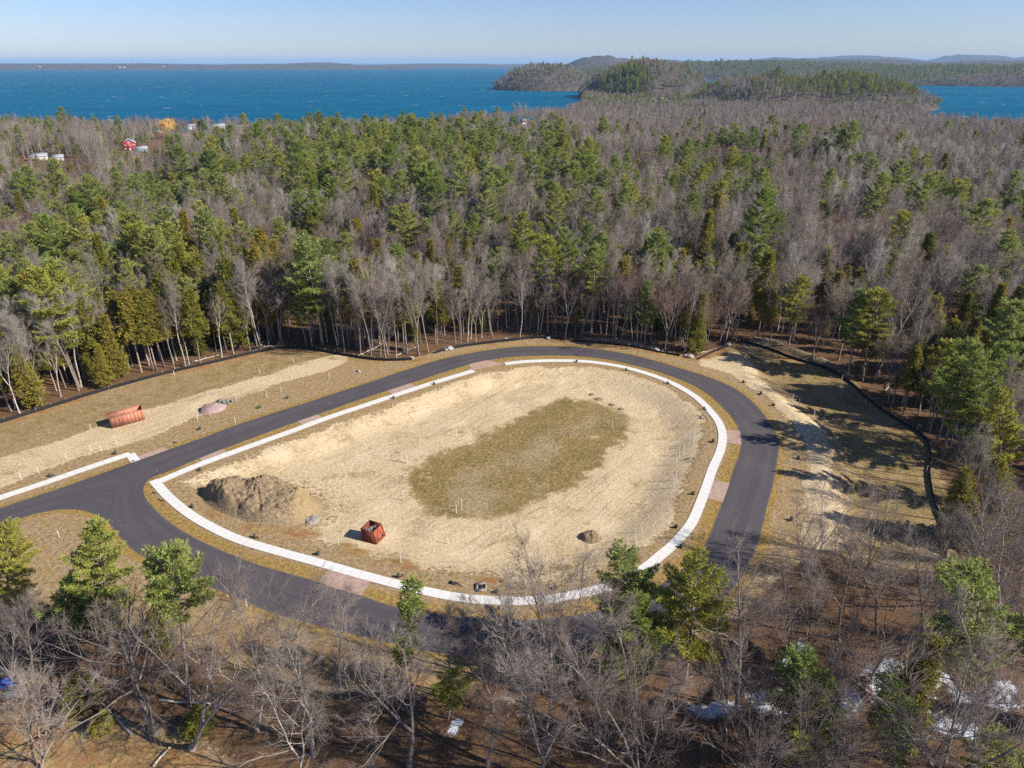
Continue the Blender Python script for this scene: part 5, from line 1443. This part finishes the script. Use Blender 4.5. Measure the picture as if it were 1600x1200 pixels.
boulder(1026, 548, .7, 9, "pale boulder in the dark berm at the far bend")
boulder(784, 950, .35, 10, "lone small white stone on the gold verge at the loop's bottom")
boulder(1437, 666, .5, 11, "grey stone against the bend of the right silt fence")

# silt fences: black cloth stapled to wooden posts
def silt_fence(P, label, hgt=.85, slump=.25):
    P = resample(catmull(P, 8), max(30, int(np.linalg.norm(np.diff(P, axis=0), axis=1).sum() / .7)))
    z = height(P[:, 0], P[:, 1]); c = P[0]
    t = tag(empty("silt_fence", (c[0], c[1], z[0])), label, "silt fence")
    n = len(P); g = np.random.default_rng(int(abs(P[0, 0]) * 10))
    wv = (fbm(np.arange(n), np.zeros(n), 5, 4, 3) - .5)
    Pn = offset(P, 1.0) - P
    rows = []
    for f, o_ in ((-.2, .0), (.25, .06), (.6, -.03), (1.0, .04)):
        q = P + Pn * (o_ + wv[:, None] * .25 * f)
        rows.append(np.column_stack([q, z + f * hgt * (1 - slump * (g.uniform(size=n) * .4 + np.abs(wv) * 1.6))]))
    back = [r + np.column_stack([Pn * .03, np.zeros(n)]) for r in rows]
    V = np.concatenate(rows + back[::-1]) - np.array([c[0], c[1], z[0]])
    k = len(rows) * 2; q = []
    for a in range(k - 1):
        i = np.arange(n - 1)
        q.append(np.stack([a * n + i, a * n + i + 1, (a + 1) * n + i + 1, (a + 1) * n + i], 1))
    b = MB(); b.quads(V, np.concatenate(q)); b.build("fabric", M['black_cloth'], t)
    # rolled toe and wattle of soil along the foot
    b = MB(); toe = np.column_stack([P + Pn * .18, z + .05]) - np.array([c[0], c[1], z[0]]); b.tube(toe, .11 + .05 * wv, 6, True); b.build("toe_roll", M['black_cloth'], t)
    for j in range(0, n, 4):
        b = MB(); pz = np.array([P[j, 0] - c[0] + Pn[j, 0] * .09, P[j, 1] - c[1] + Pn[j, 1] * .09, z[j] - z[0]])
        b.box(pz + np.array([0, 0, .45]), (.06, .06, 1.1)); b.build("post", M['stake_wood'], t)
silt_fence(FENCE_L, "long black silt fence along the wood behind the left lawn")
silt_fence(FENCE_M, "black silt fence at the wood's edge above the loop's top left")
silt_fence(w([(893, 534), (930, 536), (985, 542), (1025, 550), (1062, 557)]), "short sagging black silt fence on the berm at the far bend", .6, .5)
silt_fence(FENCE_R, "long black silt fence curving round the right field", .72, .25)
# dark windrow of logs and soil behind the right fence
for L, lb in ((w([(1165, 532), (1205, 536), (1255, 550), (1305, 566), (1338, 586)]), "dark windrow of soil behind the right field's upper fence"), (w([(905, 531), (950, 534), (1000, 541), (1035, 547)]), "dark windrow of soil and sticks behind the far bend fence")):
    P = resample(catmull(L, 6), 60); o1 = offset(P, 1.5); o2 = offset(P, -1.2)
    o_ = np.concatenate([o1, o2[::-1]])
    X_, Y_ = np.meshgrid(np.arange(60), np.linspace(0, 1, 9)); Q = o1[None] * (1 - np.linspace(0, 1, 9))[:, None, None] + o2[None] * np.linspace(0, 1, 9)[:, None, None]
    hz = height(Q[..., 0].ravel(), Q[..., 1].ravel()).reshape(Q.shape[:2])
    bell = np.sin(np.linspace(0, 1, 9) * math.pi)[:, None] * np.clip(np.minimum(np.arange(60), 59 - np.arange(60)) / 5, 0, 1)[None]
    Z = hz - .08 + bell * (.9 * (.5 + fbm(Q[..., 0], Q[..., 1], 2.5, 17, 3)))
    i = np.arange(8)[:, None] * 60; j = np.arange(59)[None]
    b = MB(); b.quads(np.dstack([Q, Z]).reshape(-1, 3), np.stack([i + j, i + 60 + j, i + 61 + j, i + 1 + j], -1).reshape(-1, 4))
    o = b.build("soil_windrow", M['soil'], None, True); tag(o, lb, "soil bank")

# fallen pale trunks at the wood's edge and in the near wood
LOGS = [((560, 556), (600, 541), .14, "fallen pale trunk leaning right behind the left field's end fence"), ((395, 549), (425, 541), .16, "pale broken log behind the left lawn's fence corner"), ((300, 566), (342, 556), .15, "grey log lying along the left silt fence"),
        ((620, 555), (655, 545), .13, "thin fallen trunk left of the boulders"), ((1090, 553), (1120, 546), .15, "grey log by the white boulder at the far bend"), ((1180, 528), (1230, 536), .14, "long grey log behind the right field's upper fence"),
        ((1380, 612), (1398, 598), .12, "leaning broken stem behind the right fence"), ((1500, 668), (1560, 655), .15, "long log on the leaf litter at the right edge"), ((205, 1148), (160, 1102), .16, "pale fallen limb under the spreading oak"),
        ((250, 1095), (330, 1108), .15, "long pale log in the thicket under the umbrella pine"), ((240, 1198), (275, 1160), .14, "grey log at the bottom edge left of the leaning oak"), ((560, 1048), (590, 1056), .12, "short grey log on the verge left of the slender pine"),
        ((1210, 1100), (1165, 1105), .16, "pale log across the snow's left part"), ((1420, 1090), (1445, 1060), .18, "dark log across the larger snow patch"), ((255, 975), (278, 990), .10, "thin white stick on the grass beside the umbrella pine"), ((1410, 1140), (1470, 1120), .15, "long grey log below the larger snow patch")]
for i, (a, c, r, lb) in enumerate(LOGS):
    A1, A2 = G(*a), G(*c); g = np.random.default_rng(900 + i)
    s = np.linspace(0, 1, 7)[:, None]; P = np.array(A1)[None] * (1 - s) + np.array(A2)[None] * s
    P[:, 2] = height(P[:, 0], P[:, 1]) + r * .7 + (s[:, 0] * (.8 if i % 3 == 0 else .15)); P += g.normal(size=P.shape) * .06
    b = MB(); b.tube(P - P[0], np.linspace(r, r * .5, 7), 7)
    for k in range(3):
        q = P[2 + k] - P[0]; b.tube(np.array([q, q + g.normal(size=3) * .4 + np.array([0, 0, .5])]), np.array([r * .4, r * .12]), 4)
    o = b.build("fallen_log", M['dead_wood']); o.location = P[0]; tag(o, lb, "log")
# blue tarp heaps half hidden at the left edge
def tarp(px, py, sx, sy, h, m, label):
    g = np.random.default_rng(int(px)); n = 24; rings = 8
    b = MB(); V = []
    for r in range(rings):
        f = r / (rings - 1)
        for k in range(n):
            a = 2 * math.pi * k / n; wv = 1 + .18 * math.sin(3 * a + px) + .1 * math.sin(7 * a)
            V.append((sx * f * wv * math.cos(a), sy * f * wv * math.sin(a), h * (1 - f ** 2.2) * (1 + .15 * math.sin(5 * a)) - .05 * f))
    i = np.arange(rings - 1)[:, None] * n; j = np.arange(n)[None]; j2 = (j + 1) % n
    b.quads(V, np.stack([i + j, i + n + j, i + n + j2, i + j2], -1).reshape(-1, 4))
    o = b.build("tarp", m, None, True); o.location = G(px, py); return tag(o, label, "tarp")
M['blue_tarp'] = plain("blue tarp", (.02, .06, .30), (.04, .11, .42), 3, .45, .4)
M['grey_tarp'] = plain("grey green tarp", (.10, .13, .12), (.22, .26, .24), 3, .6)
tarp(14, 1066, 1.3, .8, .7, M['blue_tarp'], "blue tarp over a heap in the shade at the left edge")
tarp(27, 1080, 1.6, .9, .6, M['grey_tarp'], "grey green tarp beside the blue one at the left edge")

# ------------------------------------------------------------------ houses
M['h_red'] = plain("red clapboard", (.28, .04, .04), (.36, .06, .055), .8, .7)
M['h_white'] = plain("white clapboard", (.70, .69, .66), (.80, .79, .77), .8, .7)
M['h_blue'] = plain("blue grey siding", (.16, .22, .30), (.22, .29, .37), .8, .7)
M['h_tan'] = plain("pale grey siding", (.42, .40, .38), (.55, .53, .50), .8, .7)
M['roof_grey'] = plain("grey roof shingles", (.24, .25, .27), (.36, .37, .39), 1.5, .85)
M['roof_brown'] = plain("brown roof shingles", (.17, .12, .10), (.27, .20, .17), 1.5, .85)
M['roof_green'] = plain("green grey metal roof", (.26, .34, .32), (.36, .43, .41), 1.5, .5)
M['glass'] = plain("window glass", (.03, .04, .05), (.06, .07, .09), 1, .15, .5)
def house(p, wd, dp, hw, hr, kind_, rz, label, far=False, group=None):
    wall_m = {'red': 'h_red', 'blue': 'h_blue', 'grey': 'h_tan', 'white': 'h_white', 'shore': 'h_white', 'green': 'h_tan'}[kind_]
    roof_m = {'red': 'roof_grey', 'blue': 'roof_grey', 'grey': 'roof_grey', 'white': 'roof_brown', 'shore': 'roof_grey', 'green': 'roof_green'}[kind_]
    t = tag(empty("house", (p.x, p.y, p.z - .1), rz), label, "house", group)
    gab = kind_ == 'red'                 # the red house turns its gable to the camera
    b = MB(); b.box((0, 0, hw / 2), (wd, dp, hw))
    rx, ry = (wd, dp)
    if gab: b.add([(-wd / 2, -dp / 2, hw), (wd / 2, -dp / 2, hw), (0, -dp / 2, hw + hr), (-wd / 2, dp / 2, hw), (wd / 2, dp / 2, hw), (0, dp / 2, hw + hr)], [(0, 1, 2), (4, 3, 5)])
    else: b.add([(-wd / 2, -dp / 2, hw), (-wd / 2, dp / 2, hw), (-wd / 2, 0, hw + hr), (wd / 2, -dp / 2, hw), (wd / 2, dp / 2, hw), (wd / 2, 0, hw + hr)], [(1, 0, 2), (3, 4, 5)])
    b.build("wall", M[wall_m], t)
    b = MB(); o_ = .45
    if gab:
        for s in (-1, 1): panel(b, [(s * (wd / 2 + o_), -dp / 2 - o_, hw - o_ * hr / (wd / 2) + .12), (s * (wd / 2 + o_), dp / 2 + o_, hw - o_ * hr / (wd / 2) + .12), (0, dp / 2 + o_, hw + hr + .12), (0, -dp / 2 - o_, hw + hr + .12)], .2)
    else:
        for s in (-1, 1): panel(b, [(-wd / 2 - o_, s * (dp / 2 + o_), hw - o_ * hr / (dp / 2) + .12), (wd / 2 + o_, s * (dp / 2 + o_), hw - o_ * hr / (dp / 2) + .12), (wd / 2 + o_, 0, hw + hr + .12), (-wd / 2 - o_, 0, hw + hr + .12)], .2)
    rf = b.build("roof", M[roof_m], t)
    b = MB(); b.box((wd * .2, dp * .1, hw + hr * .9), (.8, .8, 1.8)); b.build("chimney", M['roof_brown'], rf)
    rowz = [1.5] if hw < 5 else [1.6, 4.4]
    nwin = max(2, int(wd / 3.2))
    for z in rowz:
        for k in range(nwin):
            x = -wd / 2 + wd * (k + .5) / nwin
            if z == rowz[0] and k == nwin // 2: continue
            b = MB(); b.box((x, -dp / 2 - .03, z), (1.25, .1, 1.5)); f = b.build("window", M['h_white'], t)
            b = MB(); b.box((x, -dp / 2 - .09, z), (.95, .04, 1.2)); b.build("pane", M['glass'], f)
    if gab:
        b = MB(); b.tube(np.array([(0, -dp / 2 - .02, hw + .6), (0, -dp / 2 - .1, hw + .6)]), np.array([.85, .85]), 14); f = b.build("window", M['h_white'], t)
        b = MB(); b.tube(np.array([(0, -dp / 2 - .1, hw + .6), (0, -dp / 2 - .14, hw + .6)]), np.array([.5, .5]), 14); b.build("pane", M['glass'], f)
    x = -wd / 2 + wd * (nwin // 2 + .5) / nwin
    b = MB(); b.box((x, -dp / 2 - .04, 1.05), (1.1, .12, 2.1)); b.build("door", M['h_white'] if gab else M['roof_brown'], t)
HL = ["red gabled house with white trimmed windows beyond the pines, upper left", "low blue grey house attached beside the red house", "long low grey house with pale roof at the upper left edge", "small grey house right of the long low grey one", "long white house with grey roof near the lake shore", "small white house left of the long white shore house", "white house by the shore right of the long white one",
      "white house on the wooded hill beside the lake, upper one", "long white house below the white hill house", "tiny white cottage by the shore left of the peninsula", "house with green grey metal roof at the right edge"]
for (x, y, wd, dp, hw, hr, kd), p, lb in zip(HOUSES, hpos, HL): house(p, wd, dp, hw, hr, kd, -math.atan2(p.x, p.y) * .6 + .15, lb)
FARH = [(186, 105.8), (193, 106), (62, 104.8), (255, 104.6)]
for i, (x, y) in enumerate(FARH):
    rx, ry, rz = ray(x, y); yy = np.linspace(6000, 12500, 900); hz = height(float(rx / ry) * yy, yy)
    vis = CAM_H + float(rz / ry) * yy <= hz
    yk = float(yy[np.argmax(vis)]) if vis.any() else 9200.0
    X_ = float(rx / ry) * yk
    house(Vector((X_, yk, h1(X_, yk) - 1)), 38 if i < 2 else 20, 14, 8, 4, 'grey', 0, "pale building on the far shore of the lake, %s" % ("leftmost" if x == 62 else "rightmost" if x == 255 else ordinal(sorted(q[0] for q in FARH).index(x)) + " from left"), True, "pale buildings on the far shore")

# ------------------------------------------------------------------ the air
def air():
    b = MB(); x0, x1, y0, y1, z0, z1 = -45000, 45000, -400, 50000, -32, 200
    v = [(x, y, z) for z in (z0, z1) for x, y in ((x0, y0), (x1, y0), (x1, y1), (x0, y1))]
    b.quads(v, [(3, 2, 1, 0), (4, 5, 6, 7), (0, 1, 5, 4), (1, 2, 6, 5), (2, 3, 7, 6), (3, 0, 4, 7)])
    m = bpy.data.materials.new("haze"); m.use_nodes = True; nt = m.node_tree
    nt.nodes.remove(nt.nodes["Principled BSDF"])
    pv = nt.nodes.new("ShaderNodeVolumePrincipled"); pv.inputs["Color"].default_value = (.42, .67, 1.0, 1); pv.inputs["Density"].default_value = HAZE; pv.inputs["Anisotropy"].default_value = 0.0
    nt.links.new(pv.outputs[0], nt.nodes["Material Output"].inputs["Volume"])
    o = b.build("haze", m); tag(o, "thin bluish haze over the lake and hills", "haze", None, 'stuff')
HAZE = 4.2e-5
air()
